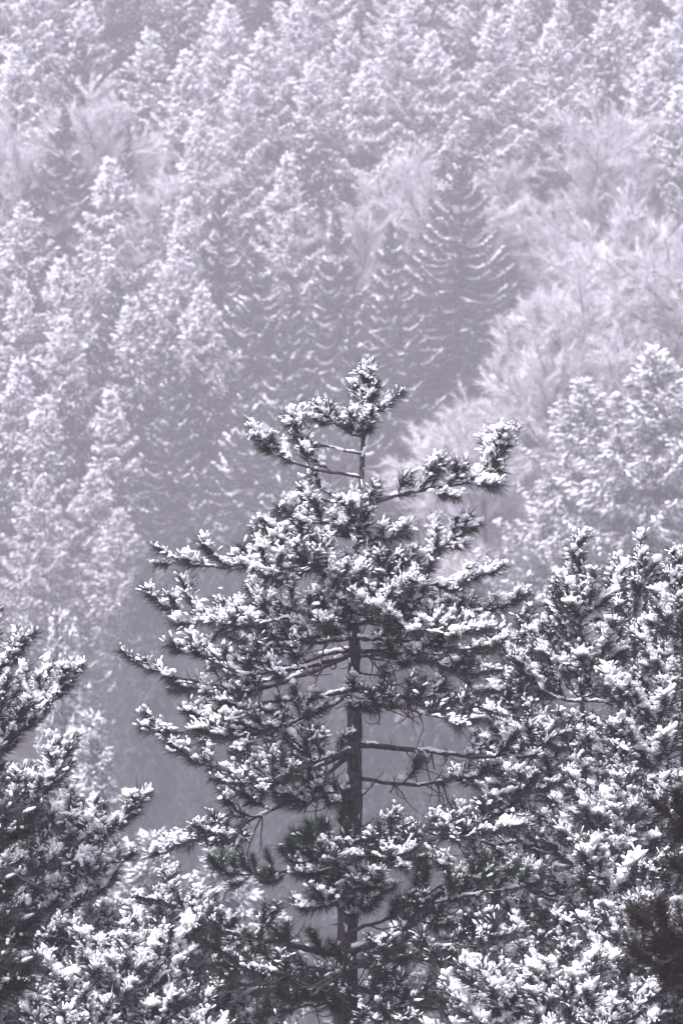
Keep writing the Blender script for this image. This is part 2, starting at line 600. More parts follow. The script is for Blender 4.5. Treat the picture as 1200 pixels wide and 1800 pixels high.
FINE = dict(sides=4, prof=((.15, .75), (.7, 1.0)), noise=.35)
def make_spruce(seed, H=20., cone=.17, rmax=3.6, gapz=.7, droop=.25, snow=1.0, tipup=.26):
    """tiers of boughs that hang and lift at the tip, a line of snow along each and barbs of snow on its sprays"""
    rng = np.random.default_rng(seed)
    tr, cr, sn = Acc(), Acc(), Acc()
    zs = np.linspace(0, H, 16)
    P = np.stack([.05 * np.sin(zs * .8), .05 * np.cos(zs * .6), zs], 1)
    V, F = tube(P, np.interp(zs, [0, H], [.26, .02]), 8, rng, .08); tr.add(V, F)
    nO, nA, nL = [], [], []
    bO, bA, bL, bR = [], [], [], []
    def needles(Q, ln, k, down):
        m = len(Q) * k
        nO.append(np.repeat(Q, k, 0) + rng.normal(size=(m, 3)) * .04 - UP * .03)
        nA.append(unit(np.repeat(unit(np.gradient(Q, axis=0)), k, 0) * .5 + rng.normal(size=(m, 3)) * np.array([.7, .7, .3]) - UP * down))
        nL.append(rng.uniform(.6, 1.2, m) * ln)
    z = H - .12
    while z > 1.0:
        d = H - z
        Rr = min(rmax, .10 + cone * d)
        nb = int(rng.integers(6, 9)) if d > 1.5 else 5
        a0 = rng.uniform(0, 6.28)
        tier = rng.uniform(.8, 1.15)
        for b in range(nb):
            az = a0 + b * 6.283 / nb + rng.uniform(-.3, .3)
            L = Rr * tier * rng.uniform(.75, 1.15)
            out = np.array([math.cos(az), math.sin(az), 0])
            lat = np.array([-out[1], out[0], 0])
            up0 = np.interp(d, [0, 1, 3, 10], [1.0, .5, .05, -.15 - droop])
            t = np.linspace(0, 1, 8)[:, None]
            zz = up0 * t * L * .8 - droop * L * .5 * np.sin(t * 3.14) * min(1, d / 4) + tipup * L * t ** 3
            Q = np.array([0, 0, z + rng.uniform(-.28, .28)]) + out * t * L + UP * zz * rng.uniform(.7, 1.25) + lat * (rng.normal() * .16 * L * t ** 2) + rng.normal(size=(8, 3)) * .02
            V, F = tube(Q, np.linspace(.035, .012, 8), 4); tr.add(V, F)
            needles(resample(Q, .12), .30, 6, .8)
            am = snow * np.interp(d, [0, 6, 10, 15], [1.8, 1.5, .9, .2]) * rng.uniform(.4, 1.2)
            qa = resample(Q, .12)
            i0 = int(rng.integers(2, 6))
            while i0 < len(qa) - 3:
                i1 = min(len(qa), i0 + int(rng.integers(5, 17)))
                if rng.uniform() < am * 1.0:
                    q = qa[i0:i1] + rng.normal(size=(i1 - i0, 3)) * .02 + UP * .10
                    rr = rng.uniform(.055, .11) * rng.uniform(.5, 1.2, len(q)); rr[0] *= .4; rr[-1] *= .6
                    V, F = tube(q, rr, 5, rng, .25); sn.add(V, F)
                i0 = i1 + int(rng.integers(0, 4))
            ns = int(L / .26)
            for s_ in range(ns):
                f = (s_ + .7) / (ns + .4)
                i = min(int(f * 7), 6)
                p = Q[i] + (Q[i + 1] - Q[i]) * (f * 7 - i)
                for sg in (-1, 1):
                    ls = (.22 + .55 * (1 - f) * min(L, 2.5) * .5) * rng.uniform(.6, 1.2)
                    dd = unit(out * .8 + lat * sg * .75 - UP * rng.uniform(.1, .5))
                    needles(np.array([p, p + dd * ls * .5, p + dd * ls - UP * .08 * ls]), .28, 5, .9)
                    if rng.uniform() < am * .7:
                        bO.append(p + UP * .08); bA.append(unit(dd + UP * .1)); bL.append(ls * rng.uniform(.4, 1.0)); bR.append(rng.uniform(.03, .068))
        z -= gapz * rng.uniform(.75, 1.25) * (.55 if d < 2 else 1)
    nO, nA, nL = map(np.concatenate, (nO, nA, nL))
    V, F, a = spikes(nO, nA, nL, np.full(len(nO), .085), rng, np.clip(rng.normal(.10, .14, len(nO)), 0, 1)); cr.add(V, F, a)
    if bO:
        V, F = blobs(np.array(bO), np.array(bA), np.array(bL), np.array(bR), rng, **FINE); sn.add(V, F)
    return emit_far({'trunk': (tr, M_BARKF, False, True, None), 'crown': (cr, M_NFAR, True, False, 'stuff'), 'snow': (sn, M_SNOWF, False, True, 'stuff')}), H

def make_pine(seed, H=15., rmax=2.8, pw=.8, gapz=.74, snow=1.0, ps=1.0, rime=.66, fall=1.0):
    """a bushy conifer with boughs capped by broken shelves of snow"""
    rng = np.random.default_rng(seed)
    tr, cr, sn = Acc(), Acc(), Acc()
    zs = np.linspace(0, H - .2, 14)
    P = np.stack([.08 * np.sin(zs * .5), .08 * np.cos(zs * .45), zs], 1)
    V, F = tube(P, np.interp(zs, [0, H], [.24, .03]), 8, rng, .08); tr.add(V, F)
    nO, nA, nL, nF = [], [], [], []
    bO, bA, bL, bR = [], [], [], []
    z = H - .1
    while z > H * .12:
        d = H - z
        Rr = rmax * min(1.0, (d / (H * .5)) ** pw) + .06
        nb = int(rng.integers(5, 8)) if d > 1 else 4
        a0 = rng.uniform(0, 6.28)
        for b in range(nb):
            az = a0 + b * 6.283 / nb + rng.uniform(-.4, .4)
            L = Rr * rng.uniform(.55, 1.15)
            out = np.array([math.cos(az), math.sin(az), 0])
            lat = np.array([-out[1], out[0], 0])
            sl = np.interp(d, [0, 1.0, 3, 9], [1.5, .7, .05, -.22]) + rng.uniform(-.18, .18)
            t = np.linspace(0, 1, 7)[:, None]
            Q = np.array([0, 0, z + rng.uniform(-.15, .15)]) + out * t * L + UP * (sl * t * L * .8 + .2 * L * t ** 2 - .16 * L * np.sin(t * 3.14)) + lat * (rng.normal() * .1 * L * t ** 2) + rng.normal(size=(7, 3)) * .02
            V, F = tube(Q, np.linspace(.05, .018, 7), 4); tr.add(V, F)
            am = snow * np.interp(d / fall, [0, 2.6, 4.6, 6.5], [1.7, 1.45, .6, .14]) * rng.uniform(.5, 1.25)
            f0 = rng.uniform(.1, .35)
            q = resample(Q[int(f0 * 6):], .11)
            n = len(q)
            fr = np.linspace(f0, 1, n)
            half = (.13 + .27 * L * (1.08 - fr) * np.minimum(1, fr * 2.2)) * ps
            k = 4
            ii = np.repeat(np.arange(n), k)
            u = rng.uniform(-1, 1, len(ii))
            o = q[ii] + lat * (u * half[ii])[:, None] - UP * (np.abs(u) ** 1.4 * half[ii] * .85)[:, None]
            dirs = unit(out * rng.uniform(.35, 1.0, (len(ii), 1)) + lat * (u * .9)[:, None] + UP * (np.interp(d, [0, 1.5, 5], [.6, .0, -.5]) + rng.normal(size=(len(ii), 1)) * .3))
            # needles under and beside
            kk = 5
            jj = np.repeat(np.arange(len(ii)), kk)
            m = len(jj)
            nO.append(o[jj] + rng.normal(size=(m, 3)) * .05)
            nA.append(unit(dirs[jj] * .8 + rng.normal(size=(m, 3)) * .55 - UP * .25))
            nL.append(rng.uniform(.15, .34, m) * (.6 + .4 * ps))
            nF.append(np.clip(rng.normal(.5, .28, m) * rime * 2 * np.clip(am, .15, 1), 0, 1))  # rime fades down the crown, painting shaded gaps into the needle colour
            # snow: lumps crowd together into runs
            cl = np.sin(np.linspace(0, rng.uniform(3, 9), n) + rng.uniform(0, 6)) * .35 + .75
            kp = rng.uniform(size=len(ii)) < am * cl[ii]
            mm = int(kp.sum())
            if mm:
                bO.append(o[kp] + UP * .04 + rng.normal(size=(mm, 3)) * .03); bA.append(dirs[kp]); bL.append(rng.uniform(.18, .46, mm) * ps); bR.append(rng.uniform(.032, .066, mm) * ps)
        z -= gapz * rng.uniform(.75, 1.25) * (.6 if d < 2 else 1)
    nO, nA, nL, nF = map(np.concatenate, (nO, nA, nL, nF))
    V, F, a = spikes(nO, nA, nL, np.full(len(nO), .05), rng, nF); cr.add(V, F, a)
    V, F = blobs(*map(np.concatenate, (bO, bA, bL, bR)), rng, **FINE); sn.add(V, F)
    return emit_far({'trunk': (tr, M_BARKF, False, True, None), 'crown': (cr, M_NFAR, True, False, 'stuff'), 'snow': (sn, M_SNOWF, False, True, 'stuff')}), H

def make_broadleaf(seed, H=11., rmax=4.0, low=.2, dens=1.0):
    """a leafless tree white with hoar frost"""
    rng = np.random.default_rng(seed)
    tr, tw = Acc(), Acc()
    lean = rng.normal(size=2) * .06
    top = H * .75
    zs = np.linspace(0, top, 10)
    P = np.stack([lean[0] * zs + .1 * np.sin(zs), lean[1] * zs + .1 * np.cos(zs), zs], 1)
    V, F = tube(P, np.interp(zs, [0, top], [.20, .05]), 7, rng, .06); tr.add(V, F)
    segs = []
    for l in range(int(34 * dens)):
        f = rng.uniform(low, 1)
        i = int(f * 9); p = P[i]
        az = rng.uniform(0, 6.28)
        el = rng.uniform(.5, 1.25)
        L = rmax * rng.uniform(.65, 1.15) * (1.1 - .45 * f)
        Q = bend(p, [math.cos(az) * math.cos(el), math.sin(az) * math.cos(el), math.sin(el)], L, -.15, rng, step=.4, wob=.35)
        V, F = tube(Q, np.linspace(.06, .02, len(Q)), 4); tr.add(V, F)
        for k in range(int(L * 6)):
            ii = int(rng.uniform(.15, 1) * (len(Q) - 1))
            d = unit(Q[min(ii + 1, len(Q) - 1)] - Q[max(ii - 1, 0)])
            l2 = rng.uniform(.6, 1.6) * (.5 + .5 * L / rmax)
            Q2 = bend(Q[ii], d + rng.normal(size=3) * .5 + UP * .15, l2, .1, rng, step=.2, wob=.25)
            V, F = tube(Q2, np.linspace(.026, .012, len(Q2)), 3); tw.add(V, F, rng.uniform(.5, .8))
            segs.append(Q2)
    allp, alld = [], []
    for Q in segs:
        q = resample(Q, .13)
        if len(q) < 2: continue
        allp.append(q); alld.append(unit(np.gradient(q, axis=0)))
    p = np.concatenate(allp); d = np.concatenate(alld)
    k = 8
    m = len(p) * k
    o = np.repeat(p, k, 0) + rng.normal(size=(m, 3)) * .03
    a = unit(np.repeat(d, k, 0) + rng.normal(size=(m, 3)) * .48)
    V, F, at = spikes(o, a, rng.uniform(.15, .55, m), np.full(m, .025), rng, np.clip(rng.normal(.80, .2, m), 0, 1)); tw.add(V, F, at)
    return emit_far({'trunk': (tr, M_BARKF, False, True, None), 'twigs': (tw, M_FROST, True, False, 'stuff')}), H

VAR = {
    'spruce': [make_spruce(11, 16, .36, 3.6, .72, .28), make_spruce(12, 16, .31, 3.0, .66, .32), make_spruce(13, 17, .46, 4.4, .80, .14, 1., .42), make_spruce(14, 15, .26, 2.6, .62, .34), make_spruce(15, 16, .34, 3.3, .75, .3, .18), make_spruce(16, 16, .34, 3.3, .75, .3, .0)],
    'pine': [make_pine(21, 14.5, 3.5, 1.1), make_pine(22, 14.5, 3.7, 1.05, .84), make_pine(23, 14.5, 3.1, 1.15, .7, .95), make_pine(24, 14.5, 3.6, 1.0, .76), make_pine(25, 14.5, 2.7, .95, .6, .9, 1., .5), make_pine(26, 17, 2.4, .8, .42, 1.2, .55, .6, 2.), make_pine(27, 14.5, 3.5, 1.0, .6, 1.0, .75, .6, 1.8), make_pine(28, 14.5, 3.6, .95, .64, .95, .75, .6, 1.8), make_pine(29, 14.5, 3.5, 1.15, .74, 1.05, 1.05, .66, 1.9), make_pine(30, 14.5, 3.7, 1.1, .7, 1.0, .95, .66, 1.9)],
    'broad': [make_broadleaf(31), make_broadleaf(32, 10, 3.4, .15), make_broadleaf(33, 12, 4.2, .25, 1.15)],
    'bush': [make_broadleaf(34, 4.6, 2.4, .02, .9), make_broadleaf(35, 4.0, 2.2, .0, .9)],
}
NAMES = {'spruce': ('spruce_tree', 'spruce tree'), 'pine': ('pine_tree', 'pine tree'), 'broad': ('frosted_tree', 'bare tree'), 'bush': ('frosted_bush', 'bush')}
HEIGHT = {'spruce': 16., 'pine': 14.5, 'broad': 11., 'bush': 4.2}

def far_tree(kind, x, y, s, label, group, rng, var=None, wide=1.0, z=None):
    vs = VAR[kind]
    parts, H = vs[rng.integers(len(vs)) if var is None else var % len(vs)]
    root = link(NAMES[kind][0], None)
    root.empty_display_size = .3
    root.location = (FAR * x, FAR * y, FAR * (float(hill(x, y)) - .3))
    root.rotation_euler = (rng.normal() * .015, rng.normal() * .015, rng.uniform(0, 6.28))
    s *= FAR
    root.scale = (s * wide, s * wide, s)
    for nm, me, kd in parts:
        if me is not None:
            link(nm, me, root, kd)
    tag(root, label, NAMES[kind][1], group)
    return root

def solve(pxx, pyy, H, ymin):
    """the spot on the hill where a tree of height H shows its top at that bearing and elevation"""
    ys = np.arange(ymin, 400, .25)
    tx = (pxx - 600) / PPM / D0; tz = (900 - pyy) / PPM / D0
    f = hill(tx * ys, ys) + H - .3 - tz * ys
    k = np.where((f[:-1] < 0) & (f[1:] >= 0))[0]
    if len(k) == 0:
        k = [int(np.argmin(np.abs(f)))]
    y = ys[k[0]]
    return tx * y, y
# ------------------------------------------------------------------ hillside trees: one by one
G = {'spruce': 'spruces on the misty hillside', 'pine': 'snowy pines on the misty hillside', 'broad': 'frosted bare trees on the misty hillside', 'bush': 'frosted bushes on the near spur'}
# kind, photo x and y of the top, size, search start, width, label
FT = [
 ('spruce', 800, 318, 1.15, 190, 1.12, 'large dark spruce with long upswept white boughs at the middle of the slope', 2),
 ('spruce', 690, 398, 1.0, 190, 1.0, 'slender dark spruce touching the large dark spruce on its downhill side', 1),
 ('spruce', 598, 372, .95, 190, .95, 'dark spruce with thin snow lines straight above the close pine tip', 0),
 ('spruce', 505, 470, .95, 185, 1.1, 'grey spruce with hanging snowy boughs uphill of the pine tip', 3),
 ('spruce', 440, 440, .95, 185, 1.1, 'dark spruce with drooping feathered boughs above the misty hollow', 0),
 ('spruce', 497, 578, .8, 180, 1.0, 'small spruce with crossed snowy boughs at the edge of the hollow', 1),
 ('spruce', 110, 195, 1.1, 195, 1.0, 'tall dark spruce with layered snowy shelves high on the left slope', 0),
 ('spruce', 47, 288, .85, 195, .9, 'pointed spruce with steep downswept boughs near the left edge', 3),
 ('spruce', 222, 195, .7, 200, .6, 'thin bare-topped spruce standing in frosted scrub', 3),
 ('spruce', 150, 95, .8, 200, .9, 'pale spruce fading into mist near the upper left corner', 2),
 ('spruce', 206, 452, 1.0, 185, 1.0, 'very dark spruce with small white tufts on the left slope', 3),
 ('spruce', 385, 335, .85, 190, 1.0, 'dark bristling spruce between two rounded snowy pines', 1),
 ('spruce', 312, 588, .9, 178, 1.0, 'shadowed spruce dotted with small snow pads above the hollow', 3),
 ('spruce', 425, 672, .75, 178, 1.1, 'dim spruce with short snow pads sunk in the misty hollow', 0),
 ('spruce', 605, 560, .85, 180, 1.0, 'faint spruce behind the tip of the close pine', 1),
 ('spruce', 350, 800, .8, 165, 1.0, 'dark spruce deep in the misty hollow almost without snow', 3),
 ('pine', 550, 118, 1.15, 195, 1.0, 'tall conical pine thick with snow at the upper middle of the slope', 0),
 ('pine', 415, 130, 1.0, 195, .95, 'snowy pine with a notched top next to the tall conical pine', 1),
 ('pine', 345, 200, .85, 195, .9, 'round snowy pine with a dark gap under its top', 3),
 ('pine', 205, 285, 1.05, 192, 1.1, 'broad clumpy pine overlapping the tall dark spruce on the left', 3),
 ('pine', 320, 355, .8, 190, .9, 'small pointed snowy pine in the left middle of the slope', 2),
 ('pine', 45, 362, 1.0, 190, 1.1, 'white rounded pine in front of the pointed left-edge spruce', 1),
 ('pine', 30, 85, 1.0, 200, 1.1, 'pale round pine in the upper left corner', 3),
 ('pine', 262, 62, 1.0, 200, 1.2, 'wide pale pine with heaped snow under the upper left edge', 1),
 ('pine', 325, 95, .9, 200, 1.1, 'clumped pine with dark hollows under its snow, high on the slope', 3),
 ('pine', 395, 12, 1.0, 200, 1.0, 'dark-sided pine cut by the top of the picture left of centre', 2),
 ('pine', 468, 62, 1.0, 200, 1.2, 'pine with one long bent snowy bough near the top middle', 1),
 ('pine', 520, 20, 1.0, 200, 1.0, 'hazy pine at the top middle between two denser ones', 0),
 ('pine', 618, 40, 1.0, 200, 1.0, 'pale pine leaning on its neighbours at the top middle', 3),
 ('pine', 700, 28, 1.0, 200, 1.1, 'bushy bright pine right of the top middle', 1),
 ('pine', 862, 28, 1.2, 195, 1.15, 'large pine with deep snow clumps and sharp shadows at the upper right', 0),
 ('pine', 770, 60, .95, 198, 1.0, 'snowy pine tucked against the large upper right pine', 2),
 ('pine', 968, 45, .9, 198, 1.0, 'small bright pine just right of the large upper right pine', 3),
 ('pine', 1068, 12, 1.05, 198, 1.0, 'tall pale pine with a narrow white spire at the upper right', 4),
 ('pine', 1165, 55, 1.0, 198, 1.2, 'broad pale pine in the upper right corner', 1),
 ('pine', 1125, 118, .8, 195, 1.0, 'short snowy pine below the upper right corner', 3),
 ('pine', 1190, 150, .8, 192, 1.0, 'snowy pine clipped by the right edge high on the slope', 2),
 ('pine', 640, 110, .85, 195, 1.0, 'snowy pine behind the rounded frosted tree', 2),
 ('pine', 110, 458, 1.0, 185, 1.0, 'full snowy pine low on the left slope below the tall dark spruce', 0),
 ('pine', 40, 500, .9, 182, 1.0, 'grey snowy pine at the left edge halfway down', 2),
 ('pine', 245, 530, .9, 180, 1.0, 'tufted pine in front of the very dark spruce', 4),
 ('pine', 310, 440, .95, 185, 1.0, 'soft grey pine with blurred snow in the left middle', 1),
 ('pine', 355, 505, .9, 182, 1.0, 'arched snowy pine next to the shadowed spruce', 3),
 ('pine', 110, 560, .95, 178, 1.0, 'snow-draped pine on the left side above two low pines', 1),
 ('pine', 30, 640, .9, 172, 1.0, 'misty pine at the left edge above the low snowy pair', 2),
 ('pine', 200, 690, .9, 172, 1.05, 'misty pine with wide flat snowy tiers at the hollow edge', 2),
 ('pine', 72, 705, .75, 170, 1.0, 'small pale pine with a few bright tiers on the lower left slope', 4),
 ('pine', 70, 852, 1.0, 158, 1.15, 'rounded snowy pine, the lower of the pair at the foot of the left slope', 6),
 ('pine', 158, 828, 1.1, 158, 1.2, 'wide snowy pine, the taller of the pair at the foot of the left slope', 6),
 ('pine', 225, 905, .8, 155, 1.2, 'dim pine beside the tall one of the low snowy pair', 6),
 ('pine', 1130, 622, 1.25, 165, 1.25, 'big bright pine with heavy drooping snow on the near right spur', 6),
 ('pine', 1012, 668, 1.0, 165, 1.1, 'medium pine with fingered snowy boughs beside the big bright spur pine', 7),
 ('pine', 1095, 742, .9, 160, 1.1, 'dense snowy pine below the big bright spur pine', 7),
 ('pine', 1192, 705, .9, 160, 1.0, 'snowy pine half cut by the right edge on the near spur', 6),
 ('pine', 968, 830, .8, 158, 1.2, 'low pine with pale reaching boughs at the foot of the near spur', 6),
 ('pine', 1150, 880, .8, 155, 1.2, 'misty pine with feathery snow behind the close right pines', 7),
 ('broad', 690, 165, .9, 195, 1.0, 'rounded frosted bare tree on the upper middle slope', 1),
 ('broad', 780, 252, 1.05, 190, 1.15, 'spreading frosted bare tree just above the large dark spruce', 0),
 ('broad', 660, 270, .8, 190, 1.0, 'fine frosted bare tree next to the tall conical pine', 1),
 ('broad', 1050, 165, 1.0, 190, 1.0, 'tall frosted bare tree with a visible forked stem on the right slope', 2),
 ('broad', 1155, 250, 1.0, 188, 1.1, 'frosted bare tree at the right edge under the upper pines', 0),
 ('broad', 1100, 335, 1.0, 185, 1.0, 'bright frosted bare tree with thin dark stems on the right slope', 2),
 ('broad', 960, 300, .95, 188, 1.0, 'frosted bare tree leaning over the dark gap on the right slope', 1),
 ('broad', 930, 425, .9, 183, 1.0, 'wispy frosted bare tree bordering the large dark spruce', 1),
 ('broad', 1190, 400, 1.0, 182, 1.0, 'pale frosted bare tree at the right edge halfway up', 2),
 ('broad', 1030, 455, .9, 180, 1.1, 'hazy frosted bare tree in the middle of the right slope', 0),
 ('broad', 1130, 500, .9, 176, 1.1, 'frosted bare tree directly above the big bright spur pine', 1),
 ('broad', 985, 560, .8, 172, 1.1, 'low frosted bare tree on the crest of the near spur', 0),
 ('broad', 1075, 575, .75, 170, 1.0, 'small frosted bare tree between the two bright spur pines', 2),
 ('broad', 62, 185, .9, 195, 1.1, 'frosted bare tree near the left edge high on the slope', 0),
 ('broad', 295, 190, .85, 195, 1.1, 'pale feathery bare tree in the upper left middle', 1),
 ('broad', 175, 150, .8, 198, 1.1, 'faint frosted bare tree beside the pale upper left spruce', 2),
 ('broad', 905, 215, .8, 190, 1.0, 'frosted bare tree under the large upper right pine', 1),
 ('broad', 862, 705, .6, 168, 1.2, 'low frosted thicket tree at the lower end of the near spur', 0),
 ('bush', 800, 735, 1.0, 160, 1.2, 'frosted bush where the near spur runs down into the hollow', 0),
 ('bush', 935, 660, 1.0, 160, 1.2, 'tall frosted bush near the medium spur pine', 0),
 ('bush', 900, 770, .9, 155, 1.2, 'dim frosted bush above the end of the long snowy bough', 0),
]
rngT = np.random.default_rng(5)
placed = []
tops = []
for kind, px_, py_, s, ym, wd, lab, var in FT:
    if px_ > 850 and kind == 'broad' and py_ > 200:
        s = 9.0 / HEIGHT[kind]; ym = 165                      # on the near spur
    elif not (px_ > 900 and ym <= 170) and kind != 'bush':
        s = 12.5 / HEIGHT[kind]; ym = 200                     # on the main slope
    x, y = solve(px_, py_, HEIGHT[kind] * s, ym)
    if kind == 'pine' and py_ < 330 and lab[0] != 't':
        var = 8 + len(lab) % 2
    far_tree(kind, x, y, s, lab, G[kind], rngT, var, wd)
    placed.append((x, y, kind, lab))
    tops.append((px_, py_, y))

# trees standing between and behind those, each told by its neighbour
SHORT = {}
used = set()
rngF = np.random.default_rng(17)
base = list(placed)
pxx_ = lambda x, y: 600 + x / y * D0 * PPM
for row, yy in enumerate(np.concatenate([np.arange(184, 266, 5.2), np.arange(266, 308, 4.4)])):
    hw = yy * 600 / PPM / D0 + 3
    for xx in np.arange(-hw, hw + .1, 5.6 if yy < 252 else 4.0):
        x = xx + rngF.uniform(-1.5, 1.5) + (row % 2) * 2.1; y = yy + rngF.uniform(-1.6, 1.6)
        if min(math.hypot(x - a, (y - b) * .9) for a, b, _, _ in placed) < (3.1 if y > 252 else 3.8 if pxx_(x, y) > 860 else 4.8):
            continue
        pxx = 600 + x / y * D0 * PPM
        tp = 900 - (float(hill(x, y)) + 10) / y * D0 * PPM
        broad = (pxx > 880 and 130 < tp < 640) or (pxx > 630 and 150 < tp < 330)
        if y < 246 and pxx > 640 and pxx < 985 or (pxx > 780 and y < 200): continue
        kind = 'broad' if broad and rngF.uniform() < .93 else ('spruce' if rngF.uniform() < (.5 if y < 225 else .2) and pxx < 860 else 'pine')
        if y > 262: kind = 'pine'
        s = rngF.uniform(.6, .88)
        hollow = 240 < pxx < 520 and y < 208
        if hollow: kind = 'spruce'
        # keep it lower than the tops that show behind it
        need = max([py_ + 130 for qx, py_, qy in tops if qy > y + .5 and abs(qx - pxx) < 75] + [-400])
        zmax = (900 - need) / PPM / D0 * y
        s = min(s, (zmax - float(hill(x, y))) / HEIGHT[kind])
        if s < .36: continue
        # must not stand up in front of a named tree's top
        z = float(hill(x, y)) + HEIGHT[kind] * s
        d = sorted((math.hypot(x - a, y - b), a, b, k, l) for a, b, k, l in base)
        lab = None
        for dist, a, b, k, l in d[:4]:
            pos = 'behind' if y - b > 1.5 and abs(x - a) < (y - b) else ('in front of' if b - y > 1.5 and abs(x - a) < b - y else ('one step left of' if x < a else 'one step right of'))
            head = {'spruce': 'plain spruce', 'pine': 'plain snowy pine', 'broad': 'thin frosted tree'}[kind]
            c = head + ' ' + pos + ' the ' + l
            ws = c.split()
            c = ' '.join(ws[:16])
            while c.split()[-1] in ('the', 'a', 'of', 'at', 'in', 'on', 'with', 'and', 'above', 'below', 'under', 'near', 'its', 'by', 'to', 'from', 'over', 'into', 'between', 'two', 'behind'):
                c = ' '.join(c.split()[:-1])
            if c not in used:
                lab = c; break
        if lab is None:
            if y < 255:
                continue
            head = {'spruce': 'far dark spruce uphill of the ', 'pine': 'far snowy pine uphill of the ', 'broad': 'far frosted tree uphill of the '}[kind]
            for _, nm_ in sorted((abs(600 + a / b * D0 * PPM - pxx), l) for a, b, k, l in base if b > 225):
                lab = ' '.join((head + nm_).split()[:16])
                while lab.split()[-1] in ('the', 'a', 'of', 'at', 'in', 'on', 'with', 'and', 'above', 'its', 'under', 'one'):
                    lab = ' '.join(lab.split()[:-1])
                if lab not in used:
                    break
            used.add(lab)
        else:
            used.add(lab)
        placed.append((x, y, kind, lab))
        far_tree(kind, x, y, s, lab, G[kind], rngF, 4 if hollow else (8 + int(rngF.integers(2)) if kind == 'pine' and y > 244 else int(rngF.integers(4))), rngF.uniform(.95, 1.2) if s > .6 else 1.35)

# dark spruces standing in the hollow below, hardly any snow on them
HOL = [(268, 985, 214, 'dark snowless spruce deep in the hollow beside the low snowy pair'), (318, 900, 222, 'dark snowless spruce in the hollow under the shadowed spruce'),
       (372, 960, 212, 'dark snowless spruce in the hollow above the tip of the long left bough'), (430, 905, 220, 'dark snowless spruce in the hollow just left of the crown of the middle pine'),
       (480, 1010, 206, 'dark snowless spruce in the hollow behind the left boughs of the middle pine'), (545, 960, 212, 'dark snowless spruce in the hollow directly behind the upper crown of the middle pine'),
       (610, 900, 218, 'dark snowless spruce in the hollow straight behind the trunk of the middle pine'), (665, 860, 214, 'dark snowless spruce in the hollow behind the right side of the crown'),
       (720, 905, 196, 'dark snowless spruce in the hollow where the spur ends'), (690, 1080, 176, 'lower dark snowless spruce seen through the gap right of the trunk'),
       (620, 1140, 172, 'lower dark snowless spruce straight behind the bare trunk'), (770, 1050, 172, 'lower dark snowless spruce behind the right limbs of the middle pine'),
       (840, 1000, 172, 'lower dark snowless spruce at the foot of the spur'), (540, 1150, 180, 'lower dark snowless spruce seen through the gap left of the trunk'),
       (450, 1170, 184, 'lower dark snowless spruce behind the left limbs of the middle pine'), (360, 1150, 190, 'lower dark snowless spruce behind the tips of the left limbs'),
       (270, 1160, 190, 'lower dark snowless spruce between the left pines and the middle pine'), (900, 1080, 168, 'lower dark snowless spruce behind the slim right pine tip')]
for pxx, pyy, y, lab in HOL:
    p = px(pxx, pyy, y)
    Hh = p[2] - float(hill(p[0], y)) + .3
    k = max(.45, Hh / 16.)
    far_tree('spruce', p[0], y, k, lab, G['spruce'], rngT, 5, min(1.5, 1.15 / k if k > 1 else 1.3))

# mid-distance pines rising from the valley side below
MID = [
 (60, 1100, 138, .62, 1.1, 'out-of-focus snowy pine beyond the left edge branches'),
 (118, 1130, 142, .55, 1.2, 'second blurred pine beyond the left edge branches, the smaller one'),
 (195, 1275, 120, .6, 1.2, 'blurred pine behind the tip of the long left snowy bough'),
 (390, 1500, 80, .6, 1.3, 'blurred snowy pine seen through the gap under the left boughs'),
 (300, 1480, 88, .6, 1.3, 'blurred pine low behind the left snowy masses'),
 (480, 1620, 70, .6, 1.3, 'snowy young pine behind the thick lower left limb'),
 (700, 1640, 72, .6, 1.3, 'snowy young pine behind the lowest right limb of the middle pine'),
 (1080, 1400, 85, .6, 1.3, 'blurred pine behind the right group of close pines'),
 (880, 1520, 78, .6, 1.3, 'snowy young pine behind the lower right boughs'),
 (180, 1600, 66, .55, 1.4, 'snowy young pine deep behind the lower left corner'),
]
for pxx, pyy, y, s, wd, lab in MID:
    p = px(pxx, pyy, y)
    H = (p[2] - float(hill(p[0], y)) + .3)
    k = H / 17.
    far_tree('pine', p[0], y, k, lab, 'pines on the valley side', rngT, 5, min(wd * .8 / k, 1.2))

# frosted brush covering the spur and the open slope
rng = np.random.default_rng(77)
n = 3600
bx = rng.uniform(0, 24, n); by = rng.uniform(184, 250, n)
ok = (bx / by * D0 * PPM + 600 > 760 - (by - 165) * 1.0) & (bx / by * D0 * PPM + 600 < 1260)
bx, by = bx[ok], by[ok]
k = 52
P0 = np.repeat(np.stack([bx, by, hill(bx, by) - .1], 1), k, 0)
m = len(P0)
P0 = P0 + rng.normal(size=(m, 3)) * np.array([.45, .45, .0]) + UP * rng.uniform(0, 1.3, m)[:, None]
A = unit(rng.normal(size=(m, 3)) * .7 + UP * .9)
V, F, at = spikes(P0, A, rng.uniform(.35, 1.0, m), np.full(m, .03), rng, np.clip(rng.normal(.6, .22, m), 0, 1))
acc = Acc(); acc.add(V, F, at)
br = link('frosted_undergrowth', acc.mesh('frosted_undergrowth', M_FROST, False, True))
br.scale = (FAR, FAR, FAR)
br['kind'] = 'stuff'
br['label'] = 'pale frosted scrub covering the open right slope'
